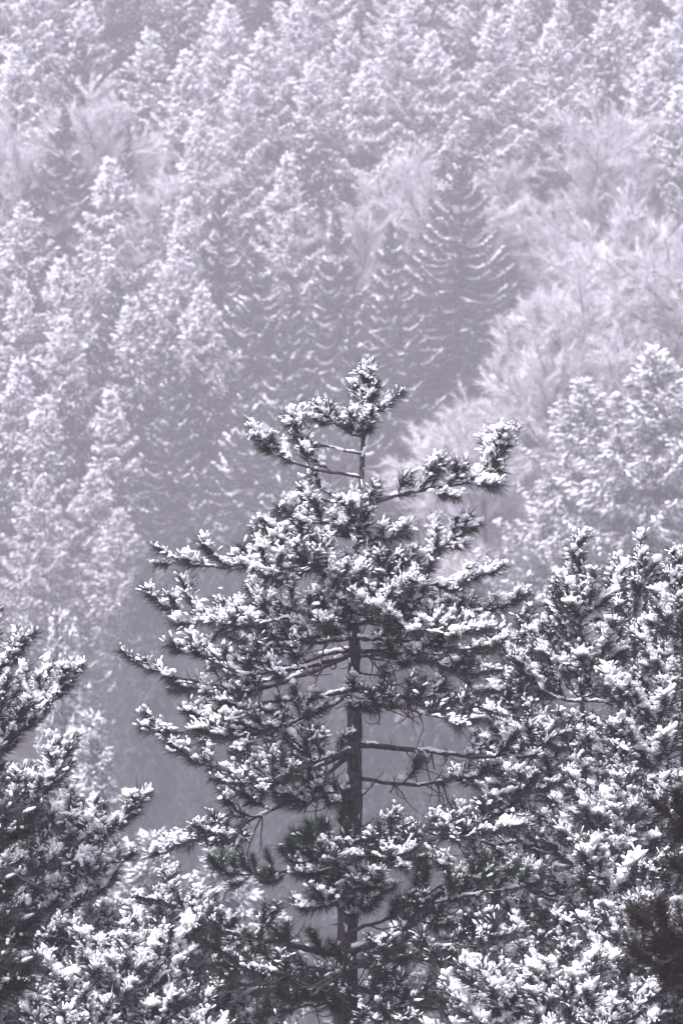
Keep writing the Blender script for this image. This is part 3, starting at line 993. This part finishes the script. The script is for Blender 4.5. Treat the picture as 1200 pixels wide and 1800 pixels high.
# ------------------------------------------------------------------ bough library for the neighbouring pines
def lib_bough(seed, L, rise, snow=.95, nm=None, **kw):
    rng = np.random.default_rng(seed)
    t = np.linspace(0, 1, 6)[:, None]
    P = np.array([1., 0, 0]) * t * L * .96 + UP * (rise * t * L - .13 * L * np.sin(t * 3.14) + .20 * L * t ** 3) + np.array([0, 1., 0]) * (rng.normal() * .06 * L * t ** 2)
    acc = grow(P, .008 + .012 * L, .006, rng, snow=snow, **kw)
    w_, n_, s_ = acc
    return (w_.mesh('branch', M_BARK), n_.mesh('needles', nm or M_NEEDLE, False, True), s_.mesh('snow', M_SNOW), L)

def lib_leader(seed, L, snow=.95, nm=None):
    rng = np.random.default_rng(seed)
    P = np.array([[0, 0, 0], [.01, .01, L * .5], [0, .0, L]])
    w_, n_, s_ = grow(P, .016, .008, rng, start=.3, gap=.085, side=.32, maxside=.24, lift=.9, snow=snow, flat=-.2, tip=L * .8)
    return (w_.mesh('leader', M_BARK), n_.mesh('needles', nm or M_NEEDLE, False, True), s_.mesh('snow', M_SNOW), L)

LIB = {
 'snowy': [lib_bough(100 + i, L, .35 if L < .6 else .22, 1.5, start=.2, gap=.145, flat=.1, tip=.4, size=1.1) for i, L in enumerate((.35, .5, .7, .7, .95, .95, 1.25, 1.25, 1.55))],
 'thin': [lib_bough(140 + i, L, .12, .55, start=.3, gap=.16, hook=.8, bare=.3) for i, L in enumerate((.6, .9, 1.2, 1.5))],
 'dark': [lib_bough(160 + i, L, .18, .10, M_NGREEN, start=.3, gap=.15, hook=.8, frost=.3) for i, L in enumerate((.6, .9, 1.2, 1.5))],
 'shade': [lib_bough(150 + i, L, .1, .12, start=.25, gap=.10, hook=.5, frost=.2) for i, L in enumerate((.6, .9, 1.2))],
 'rust': [lib_bough(180 + i, L, .05, .0, M_NRUST, start=.2, gap=.10, hook=.4, frost=.2) for i, L in enumerate((.6, .9, 1.2))],
}
DEADW = LIB['dark']
LEADERS = [lib_leader(200, .55), lib_leader(201, .7)]

def put(parent, item, loc, az, tilt, s, name='branch'):
    b = link(name, item[0], parent)
    if item[1]: link('needles', item[1], b, 'stuff')
    if item[2]: link('snow', item[2], b, 'stuff')
    b.location = loc
    b.rotation_euler = (0, -tilt, az)
    b.scale = (s, s, s)
    return b

def pick(kind, L, rng):
    c = sorted(LIB[kind], key=lambda q: abs(q[3] - L) + rng.uniform(0, .18))
    return c[0]

def close_pine(pxx, pyy, D, label, seed, depth=4.2, gap=.36, taper=.40, Lmax=1.5, r=.09, kinds=('snowy',), nb=5, lean=0., group='close snowy pines around the middle pine', first=.25, azr=None, bright=1.0):
    """a pine whose tip shows at that bearing; whorls every gap metres down to the given depth"""
    rng = np.random.default_rng(seed)
    tip = px(pxx, pyy, D)
    gz = float(ground(tip[0], D)) - .1
    root = link('pine_tree', None)
    root.empty_display_size = .3
    root.location = (tip[0] - lean * (tip[2] - gz) * .1, D, gz)
    H = tip[2] - gz
    ld = LEADERS[seed % 2]
    zt = np.linspace(0, H - ld[3] * .9, 14)
    T = np.stack([lean * zt * .1 + .03 * np.sin(zt * 1.1 + seed), .03 * np.cos(zt * .9 + seed), zt], 1)
    a = Acc(); V, F = tube(resample(T, .12), np.linspace(r, .016, len(resample(T, .12))), 9, rng, .07); a.add(V, F)
    link('trunk', a.mesh('trunk', M_BARK), root)
    put(root, ld, tuple(T[-1]), rng.uniform(0, 6), 0, 1.0, 'leader')
    d = first
    while d < depth:
        a0 = rng.uniform(0, 6.28)
        L0 = min(Lmax, .26 + taper * d)
        n = nb if d > .5 else 4
        for k in range(n):
            az = a0 + 6.283 * k / n + rng.uniform(-.35, .35)
            if azr is not None and math.cos(az - azr[0]) < azr[1]:
                continue
            L = L0 * rng.uniform(.65, 1.15)
            kind = kinds[min(int(rng.uniform(0, 1) ** 1.3 * len(kinds)), len(kinds) - 1)] if d > .9 else kinds[0]
            it = pick(kind, L, rng)
            z = H - d + rng.uniform(-.07, .07)
            i = np.interp(z, zt, np.arange(14)); p = np.array([np.interp(z, zt, T[:, q]) for q in range(3)])
            put(root, it, tuple(p), az, max(-.15, .55 - .35 * d) + rng.uniform(-.12, .12), L / it[3])
        d += gap * rng.uniform(.8, 1.2)
    tag(root, label, 'pine tree', group)
    return root

# ------------------------------------------------------------------ the middle pine
rng = np.random.default_rng(3)
main = link('pine_tree', None)
main.empty_display_size = .4
bx_ = px(606, 1800, D0)[0]
gz = float(ground(bx_, D0)) - .1
main.location = (bx_, D0, gz)
O = np.array([bx_, D0, gz])
tag(main, 'tall snow-laden pine with bare trunk and spreading limbs in the middle', 'pine tree')
TR = [(607, 1800, 0), (609, 1680, 0), (613, 1560, .0), (621, 1420, 0), (623, 1300, .01), (622, 1150, 0), (627, 1000, 0), (633, 880, 0), (639, 760, 0), (645, 690, 0), (648, 645, 0)]
TP = np.array([px(a, b, D0, c) for a, b, c in TR]) - O
TP = np.vstack([[0, 0, 0], [0.0, 0, -gz - 6.5], TP])
TP[1][2] = TP[2][2] * .5
TQ = resample(TP, .05)
tz = TQ[:, 2] + gz
tw_px = np.interp(-tz, [-1.3, -.6, 0, .45, .9, 1.3, 1.8, 2.3, 3.0, 3.9, 6, 10], [7, 8, 9, 12, 18, 23, 26, 29, 34, 43, 56, 75])
tr_ = tw_px / PPM / 2
a = Acc(); V, F = tube(TQ, tr_ * (1 + .05 * np.sin(TQ[:, 2] * 9)), 12, rng, .045); a.add(V, F)
link('trunk', a.mesh('trunk', M_BARK), main)
# broken stubs of dead boughs
for _ in range(22):
    i = int(rng.uniform(len(TQ) * .5, len(TQ) * .93)); az = rng.uniform(0, 6.28)
    dd_ = np.array([math.cos(az), math.sin(az), rng.uniform(-.2, .3)])
    Q_ = bend(TQ[i] + dd_ * tr_[i] * .6, dd_, rng.uniform(.06, .22), rng.uniform(-.6, .6), rng, step=.03, wob=.35)
    a = Acc(); V, F = tube(Q_, np.linspace(.011, .004, len(Q_)), 5, rng, .15); a.add(V, F)
    link('dead_stub', a.mesh('dead_stub', M_BARK), main)
# pockets of snow clinging to the bark
a = Acc()
for _ in range(70):
    i = int(rng.uniform(len(TQ) * .45, len(TQ) - 3)); az = rng.uniform(-2.6, .4)
    q = TQ[i] + np.array([math.cos(az), math.sin(az), 0]) * tr_[i] * .95
    V, F = blobs(q[None] - UP * .02, unit(UP[None] + rng.normal(size=(1, 3)) * .3), np.array([rng.uniform(.03, .09)]), np.array([rng.uniform(.008, .018)]), rng); a.add(V, F)
link('trunk_snow', a.mesh('trunk_snow', M_SNOW), main, 'stuff')

def bough(pts, r0, seed, nm=None, **kw):
    P = np.array([px(p[0], p[1], D0, p[2] if len(p) > 2 else 0) for p in pts]) - O
    acc = grow(P, r0, .0065, np.random.default_rng(seed), **kw)
    return emit(main, acc, nm)

SN = dict(snow=1.0, flat=.15, start=.3, gap=.12)
B = [
 # leader and top
 ([(641, 735), (646, 690, .02), (648, 640)], .012, dict(start=.2, gap=.055, side=.2, maxside=.10, lift=1.1, snow=1.0, flat=-.2, tip=.5, size=1.0)),
 ([(641, 762), (652, 735, -.05), (668, 720, -.05), (686, 708, -.05), (700, 695, -.05)], .010, dict(start=.45, gap=.09, side=.2, maxside=.08, snow=1.0, flat=-.2, tip=.24)),
 ([(640, 770), (628, 752, -.1), (620, 730, -.12)], .009, dict(start=.2, gap=.07, side=.2, maxside=.12, snow=1.0, flat=-.2, tip=.3)),
 ([(641, 760), (650, 748, -.2), (655, 725, -.28)], .009, dict(start=.2, gap=.07, side=.2, maxside=.12, snow=1.0, flat=-.2, tip=.3)),
 ([(644, 715), (655, 700, -.08), (662, 680, -.1)], .008, dict(start=.2, gap=.07, side=.2, maxside=.1, snow=1.0, flat=-.2, tip=.3)),
 ([(644, 712), (634, 698, .05), (630, 678, .06)], .008, dict(start=.2, gap=.07, side=.2, maxside=.1, snow=1.0, flat=-.2, tip=.3)),
 ([(646, 680), (638, 665, -.04), (636, 652, -.05)], .008, dict(start=.3, gap=.07, side=.2, maxside=.08, snow=1.0, flat=-.2, tip=.2)),
 ([(640, 770), (610, 758, -.05), (580, 742, -.1), (562, 718, -.1)], .010, dict(start=.25, gap=.09, side=.35, maxside=.22, snow=1.0, flat=.1, tip=.28)),
 ([(640, 800), (600, 792, .0), (556, 780, .05), (528, 758, .05), (512, 732, .05)], .012, dict(start=.45, gap=.085, side=.45, maxside=.25, snow=1.0, flat=.1, tip=.3)),
 ([(636, 840), (590, 832, -.05), (545, 822, -.1), (500, 805, -.15), (470, 780, -.2), (455, 752, -.2)], .014, dict(start=.3, gap=.10, side=.45, maxside=.3, snow=1.0, flat=.15, tip=.34)),
 ([(633, 880), (600, 880, .3), (560, 880, .5), (520, 875, .6)], .013, dict(start=.25, gap=.10, side=.45, maxside=.32, snow=.95, flat=.0, tip=.3)),
 ([(631, 950), (580, 945, .4), (530, 945, .6), (485, 950, .8), (450, 930, .8)], .016, dict(start=.25, gap=.09, side=.5, maxside=.38, snow=.95, flat=.1, tip=.32)),
 ([(630, 960), (660, 950, -.3), (690, 950, -.5), (715, 930, -.6)], .014, dict(start=.25, gap=.1, side=.4, maxside=.3, snow=.9, flat=.0, tip=.3)),
 ([(627, 1015), (655, 1030, .5), (720, 1040, .8), (790, 1035, 1.0)], .016, dict(start=.3, gap=.1, side=.5, maxside=.42, snow=.9, flat=.1)),
 ([(625, 1095), (700, 1100, .5), (790, 1115, .8), (865, 1110, 1.0)], .018, dict(start=.25, gap=.10, side=.5, maxside=.42, snow=.9, flat=.15, hook=.6)),
 ([(624, 1120), (690, 1130, -.4), (760, 1145, -.7), (830, 1150, -.9), (885, 1120, -1.)], .020, dict(start=.3, gap=.10, side=.5, maxside=.42, snow=.9, flat=.15, hook=.6)),
 ([(624, 1120), (560, 1130, -.3), (490, 1140, -.6), (420, 1135, -.8), (360, 1100, -.9)], .020, dict(start=.3, gap=.10, side=.5, maxside=.42, snow=.95, flat=.15, hook=.6)),
 ([(622, 1215), (560, 1250, -.4), (490, 1280, -.7), (410, 1300, -.9), (345, 1285, -1.)], .020, dict(start=.4, gap=.11, side=.5, maxside=.42, snow=.8, flat=.2, hook=.8)),
 ([(620, 1325), (560, 1370, -.2), (480, 1420, -.3), (400, 1455, -.4), (330, 1475, -.4)], .022, dict(start=.4, gap=.11, side=.45, maxside=.42, snow=.75, flat=.2, hook=.8)),
 # right, the long swept bough
 ([(632, 893), (665, 882, 0), (700, 872, .0), (745, 864, .0), (790, 857, .0), (835, 842, .0), (868, 818, .0), (888, 785, .0), (899, 758, .0)], .020, dict(start=.18, gap=.05, side=.42, maxside=.24, snow=1.2, flat=-.3, tip=.6, lift=.3, size=1.15)),
 ([(632, 925), (622, 905, -.5), (628, 890, -.75), (626, 880, -.85)], .013, dict(start=.2, gap=.08, side=.5, maxside=.35, snow=1.0, flat=.0, tip=.3)),
 ([(631, 935), (590, 915, -.3), (550, 920, -.5), (500, 930, -.6), (462, 918, -.65)], .016, dict(start=.25, gap=.09, side=.5, maxside=.38, snow=.95, flat=.1, tip=.32)),
 # whorl at 1000
 ([(628, 1000), (570, 998, -.05), (500, 990, -.1), (440, 985, -.1), (380, 992, -.1), (320, 985, -.1), (278, 966, -.1)], .022, dict(start=.32, gap=.10, side=.36, maxside=.36, snow=1.0, flat=.25, tip=.38)),
 ([(628, 1003), (590, 985, -.5), (540, 985, -.9), (480, 990, -1.2), (430, 985, -1.3)], .018, dict(start=.3, gap=.10, side=.5, maxside=.42, snow=.95, flat=.1)),
 ([(628, 1012), (665, 1016, 0), (705, 1012, .0), (745, 985, .0), (790, 955, .0), (812, 932, .0), (824, 912, .0)], .020, dict(start=.42, gap=.09, side=.4, maxside=.26, snow=1.0, flat=.0, tip=.36)),
 ([(628, 1025), (680, 1028, -.15), (730, 1028, -.2), (785, 1022, -.25), (835, 1010, -.25), (877, 988, -.25)], .018, dict(start=.28, gap=.09, side=.36, maxside=.3, snow=1.0, flat=.1, tip=.36)),
 ([(627, 1010), (610, 1020, -.5), (600, 1020, -.9), (596, 1010, -1.1)], .016, dict(start=.2, gap=.085, side=.6, maxside=.42, snow=1.0, flat=.0)),
 ([(627, 1015), (655, 1030, -.5), (690, 1035, -.85), (720, 1020, -1.0)], .016, dict(start=.2, gap=.085, side=.6, maxside=.42, snow=1.0, flat=.0)),
 # whorl at 1080
 ([(625, 1082), (560, 1076, -.05), (480, 1076, -.1), (390, 1082, -.1), (330, 1075, -.1), (285, 1060, -.1), (257, 1035, -.1)], .022, dict(start=.56, gap=.09, side=.5, maxside=.32, snow=1.0, flat=.15, tip=.36)),
 ([(625, 1088), (560, 1085, -.6), (500, 1090, -.95), (440, 1105, -1.2), (395, 1100, -1.35)], .020, dict(start=.25, gap=.10, side=.5, maxside=.44, snow=1.0, flat=.15)),
 ([(625, 1090), (690, 1085, .1), (750, 1082, .1), (810, 1076, .1), (870, 1068, .1), (918, 1042, .1)], .020, dict(start=.5, gap=.10, side=.36, maxside=.3, snow=1.0, flat=.15, tip=.32)),
 ([(625, 1095), (680, 1090, -.6), (740, 1100, -1.0), (800, 1110, -1.2), (850, 1105, -1.3)], .020, dict(start=.25, gap=.10, side=.5, maxside=.42, snow=.95, flat=.15)),
 ([(625, 1092), (640, 1075, -.6), (665, 1070, -1.0), (680, 1065, -1.2)], .016, dict(start=.2, gap=.085, side=.6, maxside=.45, snow=1.0, flat=.0)),
 ([(625, 1092), (590, 1095, -.55), (570, 1100, -1.0), (560, 1090, -1.2)], .016, dict(start=.2, gap=.085, side=.6, maxside=.45, snow=1.0, flat=.0)),
 ([(625, 1105), (560, 1110, .7), (480, 1120, 1.1), (420, 1120, 1.4)], .018, dict(start=.3, gap=.12, side=.5, maxside=.42, snow=.75, flat=.2, hook=.6)),
 # whorl at 1145
 ([(622, 1140), (560, 1152, -.05), (500, 1178, -.1), (450, 1192, -.15), (400, 1165, -.2), (350, 1122, -.2)], .022, dict(start=.35, gap=.11, side=.45, maxside=.42, snow=.9, flat=.3, hook=1., bare=.2)),
 ([(622, 1150), (560, 1175, .1), (480, 1205, .2), (400, 1212, .2), (320, 1205, .2), (262, 1195, .2), (220, 1170, .2)], .024, dict(start=.38, gap=.10, side=.45, maxside=.45, snow=.95, flat=.2, hook=.8, tip=.4)),
 ([(622, 1150), (570, 1165, -.6), (500, 1180, -1.0), (420, 1185, -1.3), (350, 1160, -1.5), (300, 1140, -1.6)], .022, dict(start=.4, gap=.11, side=.45, maxside=.45, snow=.9, flat=.25, hook=.8)),
 ([(622, 1145), (690, 1150, -.2), (760, 1165, -.3), (820, 1185, -.3), (870, 1180, -.3)], .022, dict(start=.25, gap=.12, side=.5, maxside=.42, snow=.7, flat=.4, hook=1.2, bare=.2)),
 ([(622, 1150), (680, 1145, .5), (740, 1150, .9), (830, 1165, 1.2)], .020, dict(start=.25, gap=.12, side=.5, maxside=.42, snow=.6, flat=.4, hook=1.2, bare=.3)),
 # whorl at 1215
 ([(622, 1210), (560, 1222, .0), (500, 1230, .0), (440, 1240, .0), (370, 1268, .0), (310, 1290, .0), (262, 1262, .0)], .022, dict(start=.45, gap=.11, side=.5, maxside=.46, snow=.85, flat=.2, hook=1.2)),
 ([(622, 1207), (680, 1218, 0), (740, 1230, .0), (800, 1222, .0), (858, 1212, .0)], .021, dict(start=.45, gap=.13, side=.45, maxside=.36, snow=.7, flat=.4, hook=1.2, bare=.4)),
 ([(622, 1215), (670, 1240, -.5), (720, 1248, -.9), (790, 1260, -1.2), (840, 1262, -1.3)], .020, dict(start=.2, gap=.12, side=.5, maxside=.4, snow=.5, flat=.3, hook=1., bare=.2)),
 ([(622, 1215), (632, 1235, -.3), (640, 1245, -.5)], .012, dict(start=.2, gap=.08, side=.5, maxside=.2, snow=.9, flat=.0, tip=.3)),
 # whorl at 1310
 ([(622, 1308), (700, 1318, 0), (770, 1326, .0), (850, 1328, .0), (930, 1316, .0), (985, 1290, .0)], .026, dict(start=.5, gap=.15, side=.4, maxside=.36, snow=.6, flat=.4, hook=1.0, bare=.7)),
 ([(620, 1315), (560, 1335, -.2), (480, 1348, -.3), (400, 1352, -.4), (340, 1335, -.4), (305, 1308, -.4)], .024, dict(start=.2, gap=.10, side=.42, maxside=.42, snow=.95, flat=.2, hook=.5)),
 ([(620, 1320), (570, 1345, .3), (500, 1375, .5), (430, 1415, .6), (350, 1460, .6), (280, 1488, .6)], .024, dict(start=.3, gap=.10, side=.45, maxside=.46, snow=.9, flat=.25, hook=.7, lift=.2)),
 ([(620, 1320), (570, 1340, -.6), (510, 1365, -1.0), (450, 1380, -1.3), (390, 1375, -1.4)], .022, dict(start=.25, gap=.10, side=.45, maxside=.42, snow=.9, flat=.2, hook=.7)),
 # whorl at 1370-1400
 ([(620, 1368), (690, 1378, 0), (760, 1380, .0), (830, 1372, .0), (880, 1355, .0)], .020, dict(start=.35, gap=.16, side=.4, maxside=.3, snow=.35, flat=.5, hook=1.4, bare=.5)),
 ([(620, 1385), (570, 1400, -.4), (540, 1412, -.6), (500, 1402, -.8)], .016, dict(start=.2, gap=.12, side=.45, maxside=.34, snow=.8, flat=.2, hook=.6)),
 # whorl at 1465
 ([(617, 1466), (690, 1462, -.3), (760, 1456, -.5), (830, 1438, -.6), (900, 1412, -.7), (960, 1392, -.7), (1005, 1362, -.7)], .028, dict(start=.62, gap=.14, lift=.4, side=.45, maxside=.46, snow=.55, flat=.3, hook=1.0, bare=.2)),
 ([(617, 1475), (690, 1480, -.6), (770, 1475, -1.0), (850, 1470, -1.4), (920, 1455, -1.6)], .024, dict(start=.3, gap=.12, side=.45, maxside=.46, snow=.7, flat=.3, hook=1.2)),
 ([(614, 1490), (660, 1500, -.7), (700, 1510, -1.2), (740, 1500, -1.5)], .020, dict(start=.25, gap=.11, side=.5, maxside=.44, snow=.75, flat=.1, hook=.6)),
 ([(614, 1495), (600, 1520, -.6), (595, 1525, -1.0), (590, 1515, -1.2)], .018, dict(start=.2, gap=.10, side=.55, maxside=.44, snow=.6, flat=.1, hook=.4)),
 # whorl at 1560-1680
 ([(609, 1600), (640, 1580, -.5), (660, 1560, -.9), (668, 1540, -1.0)], .018, dict(start=.3, gap=.08, side=.6, maxside=.36, snow=1.0, flat=.0)),
 ([(609, 1610), (590, 1590, -.5), (570, 1580, -.9), (550, 1560, -1.1)], .018, dict(start=.3, gap=.09, side=.6, maxside=.36, snow=.95, flat=.0)),
 ([(608, 1672), (680, 1655, -.4), (740, 1620, -.7), (790, 1588, -.9), (850, 1578, -1.), (910, 1572, -1.), (950, 1560, -1.)], .036, dict(start=.5, gap=.13, bare=.3, side=.45, maxside=.5, snow=.55, flat=.2, hook=1.2)),
 ([(608, 1680), (550, 1668, -.4), (490, 1656, -.7), (430, 1650, -.9), (370, 1628, -1.), (310, 1600, -1.), (250, 1585, -1.)], .036, dict(start=.5, gap=.13, bare=.3, side=.45, maxside=.5, snow=.35, flat=.2, hook=1.6)),
 ([(608, 1700), (680, 1690, -.7), (760, 1670, -1.1), (840, 1660, -1.5), (900, 1640, -1.7)], .026, dict(start=.3, gap=.12, side=.45, maxside=.5, snow=.5, flat=.2, hook=1.2)),
 ([(607, 1720), (540, 1722, .3), (480, 1730, .5), (400, 1735, .6), (320, 1760, .7), (260, 1790, .7)], .030, dict(start=.2, gap=.13, side=.45, maxside=.5, snow=.4, flat=.2, hook=2.0)),
 ([(607, 1736), (700, 1738, .2), (800, 1734, .3), (880, 1722, .3), (940, 1700, .3)], .028, dict(start=.2, gap=.14, side=.45, maxside=.46, snow=.4, flat=.3, hook=1.4, bare=.3)),
 ([(607, 1775), (690, 1772, -.1), (790, 1770, -.1), (860, 1758, -.1)], .024, dict(start=.2, gap=.14, side=.45, maxside=.46, snow=.25, flat=.3, hook=1.2, bare=.3)),
 ([(607, 1765), (570, 1740, -.6), (520, 1720, -1.0), (450, 1710, -1.4)], .024, dict(start=.3, gap=.13, side=.45, maxside=.46, snow=.4, flat=.2, hook=1.8)),
 ([(607, 1790), (640, 1780, -.6), (690, 1790, -1.0), (740, 1790, -1.4)], .022, dict(start=.2, gap=.12, side=.45, maxside=.46, snow=.5, flat=.2, hook=.8)),
]
for i, (pts, r0, kw) in enumerate(B):
    k = dict(kw)
    if pts[0][1] < 1120: k['snow'] = k['snow'] * 1.4
    bough(pts, r0, 1000 + i, **k)
# green, almost snowless boughs low on the trunk
GB = [
 ([(614, 1478), (570, 1500, -.3), (520, 1525, -.6), (460, 1532, -.8), (410, 1530, -.9), (378, 1505, -.95)], .018, dict(start=.25, gap=.09, side=.3, maxside=.3, snow=.06, flat=-.3, lift=1.6, frost=.3, tip=.3)),
 ([(615, 1470), (590, 1480, -.5), (560, 1478, -.8), (530, 1470, -1.0)], .014, dict(start=.25, gap=.09, side=.4, maxside=.3, snow=.12, flat=-.2, lift=1.2, frost=.4, tip=.3)),
 ([(615, 1470), (632, 1490, -.3), (650, 1500, -.5), (655, 1480, -.6)], .012, dict(start=.25, gap=.09, side=.4, maxside=.25, snow=.12, flat=-.2, lift=1.2, frost=.4, tip=.3)),
 ([(608, 1690), (640, 1690, -.4), (690, 1690, -.7), (750, 1680, -.9)], .018, dict(start=.2, gap=.10, side=.4, maxside=.3, snow=.12, flat=0., lift=.8, frost=.3, hook=1.)),
 ([(607, 1760), (570, 1770, -.4), (520, 1780, -.7), (470, 1790, -.8)], .018, dict(start=.2, gap=.10, side=.4, maxside=.3, snow=.06, flat=0., lift=.8, frost=.3, hook=1.)),
 ([(608, 1690), (560, 1700, -.4), (500, 1700, -.7), (420, 1690, -.9), (360, 1660, -1.)], .018, dict(start=.2, gap=.11, side=.4, maxside=.34, snow=.12, flat=0., lift=.8, frost=.3, hook=1.6)),
 ([(609, 1640), (680, 1620, -.5), (760, 1570, -.8), (830, 1545, -1.), (900, 1530, -1.1)], .018, dict(start=.35, gap=.11, side=.4, maxside=.34, snow=.15, flat=0., lift=.8, frost=.3, hook=1.)),
]
for i, (pts, r0, kw) in enumerate(GB):
    b = bough(pts, r0, 1500 + i, M_NGREEN, **kw)
    b['label'] = 'dark green bough with almost no snow'
# cones hanging in the lower boughs
def cone_mesh():
    a = Acc()
    rg = np.random.default_rng(9)
    n = 26
    t = (np.arange(n) + .5) / n
    ph = np.arange(n) * 2.399
    rr = .014 * np.sin(np.pi * (.12 + .83 * t))
    o = np.stack([rr * np.cos(ph) * .6, rr * np.sin(ph) * .6, -.055 * t], 1)
    d = unit(np.stack([np.cos(ph), np.sin(ph), -.5 + 0 * t], 1))
    V, F = blobs(o, d, np.full(n, .012), np.full(n, .0055), rg, 4); a.add(V, F)
    return a.mesh('pine_cone', M_BARK)
CM = cone_mesh()
for cx, cy, dd in [(504, 1640, -.45), (640, 1742, -.4), (700, 1500, -.5), (560, 1462, -.4), (450, 1600, -.4), (820, 1600, -.3)]:
    c = link('pine_cone', CM, main); c.location = tuple(px(cx, cy, D0, dd) - O)
    c.rotation_euler = (rng.uniform(-.4, .4), rng.uniform(-.4, .4), 0)

# ------------------------------------------------------------------ the neighbouring pines
close_pine(1022, 955, 42.5, 'young snowy pine with a narrow tip, leftmost of the three right-hand tips', 301, 4.2, .40, .33, .95, .06, nb=4)
close_pine(1134, 962, 43.5, 'young snowy pine between the narrow-tipped pine and the right edge', 302, 4.2, .40, .36, 1.05, .06, nb=4)
close_pine(1205, 985, 41.0, 'snowy pine at the right edge, bushiest of the right-hand tips', 303, 4.3, .36, .42, 1.3, .07, nb=4)
close_pine(926, 1062, 43.0, 'slim snowy pine tip rising against the right boughs of the middle pine', 304, 3.8, .32, .24, .8, .05, nb=4)
close_pine(1095, 1330, 39.2, 'low dense pine heaped with snow below the right-hand tips', 305, 2.9, .30, .5, 1.2, .06, kinds=('snowy', 'thin'), nb=4)
close_pine(-165, 960, 43.5, 'snowy pine reaching in from the left edge', 306, 3.0, .34, .8, 1.45, .08, azr=(0, -.3))
close_pine(-95, 1125, 42.0, 'densely snowy pine at the left edge below the reaching one', 307, 3.6, .40, .95, 1.5, .08, nb=5, azr=(0, -.5))
close_pine(120, 1400, 42.5, 'snowy pine filling the lower left behind the limbs of the middle pine', 308, 2.8, .34, .6, 1.5, .07, kinds=('snowy', 'thin', 'thin'), nb=4)
close_pine(300, 1545, 41.5, 'low snowy pine whose bright top shows under the left boughs', 309, 1.9, .26, .6, 1.2, .06)
close_pine(215, 1640, 37.5, 'snow-heaped small pine in the lower left corner in front', 310, 1.5, .28, .7, 1.2, .05, kinds=('snowy', 'thin'))
close_pine(985, 1632, 36.5, 'small pine heaped with bright snow at the bottom right of the middle trunk', 311, 1.5, .20, .55, .9, .05, nb=6)
close_pine(850, 1715, 37.5, 'tiny snowy pine tip next to the heaped small pine', 312, 1.0, .2, .6, .7, .04)
close_pine(1130, 1545, 38.5, 'snowy pine top in front of the dark branches at the lower right', 313, 1.9, .26, .55, 1.0, .05, kinds=('snowy', 'thin'))
# dark boughs of trees close to the camera, out of focus
def near_pine(pxx, D, label, seed, boughs, kind):
    rg = np.random.default_rng(seed)
    b = px(pxx, 900, D)
    gz = float(ground(b[0], D)) - .1
    root = link('pine_tree', None)
    root.location = (b[0], D, gz)
    top = px(pxx, min(q[0] for q in boughs), D)[2] - gz + .55
    z = np.linspace(0, top, 30)
    a = Acc(); V, F = tube(np.stack([.02 * np.sin(z), .02 * np.cos(z), z], 1), np.linspace(.13, .03, 30), 9, rg, .07); a.add(V, F)
    link('trunk', a.mesh('trunk', M_BARK), root)
    out = 0 if pxx > 600 else 180                           # the side away from the clearing carries boughs too
    for q in range(12):
        put(root, pick(kind, .8, rg), (0, 0, top - .12 - .13 * q), R(out + rg.uniform(-75, 75)), R(rg.uniform(0, 25)), .45 + .04 * q)
    for by_, az, L, tilt in boughs:
        it = pick(kind, L, rg)
        put(root, it, (0, 0, px(pxx, by_, D)[2] - gz), R(az), R(tilt), L / it[3])
    tag(root, label, 'pine tree', 'unsnowed pines nearest the camera')
near_pine(1420, 27, 'dark brown-needled pine nearest the camera, reaching in at the right edge', 401,
          [(1485, 178, .85, 0), (1570, 186, .75, -2), (1680, 182, .95, -2), (1735, 172, .95, -4)], 'rust')
near_pine(-190, 29, 'dark unsnowed pine nearest the camera, reaching in at the left edge', 402,
          [(1490, 4, .9, -3), (1600, -4, .8, -2), (1690, 5, .9, 0), (1750, -12, .95, -3)], 'shade')
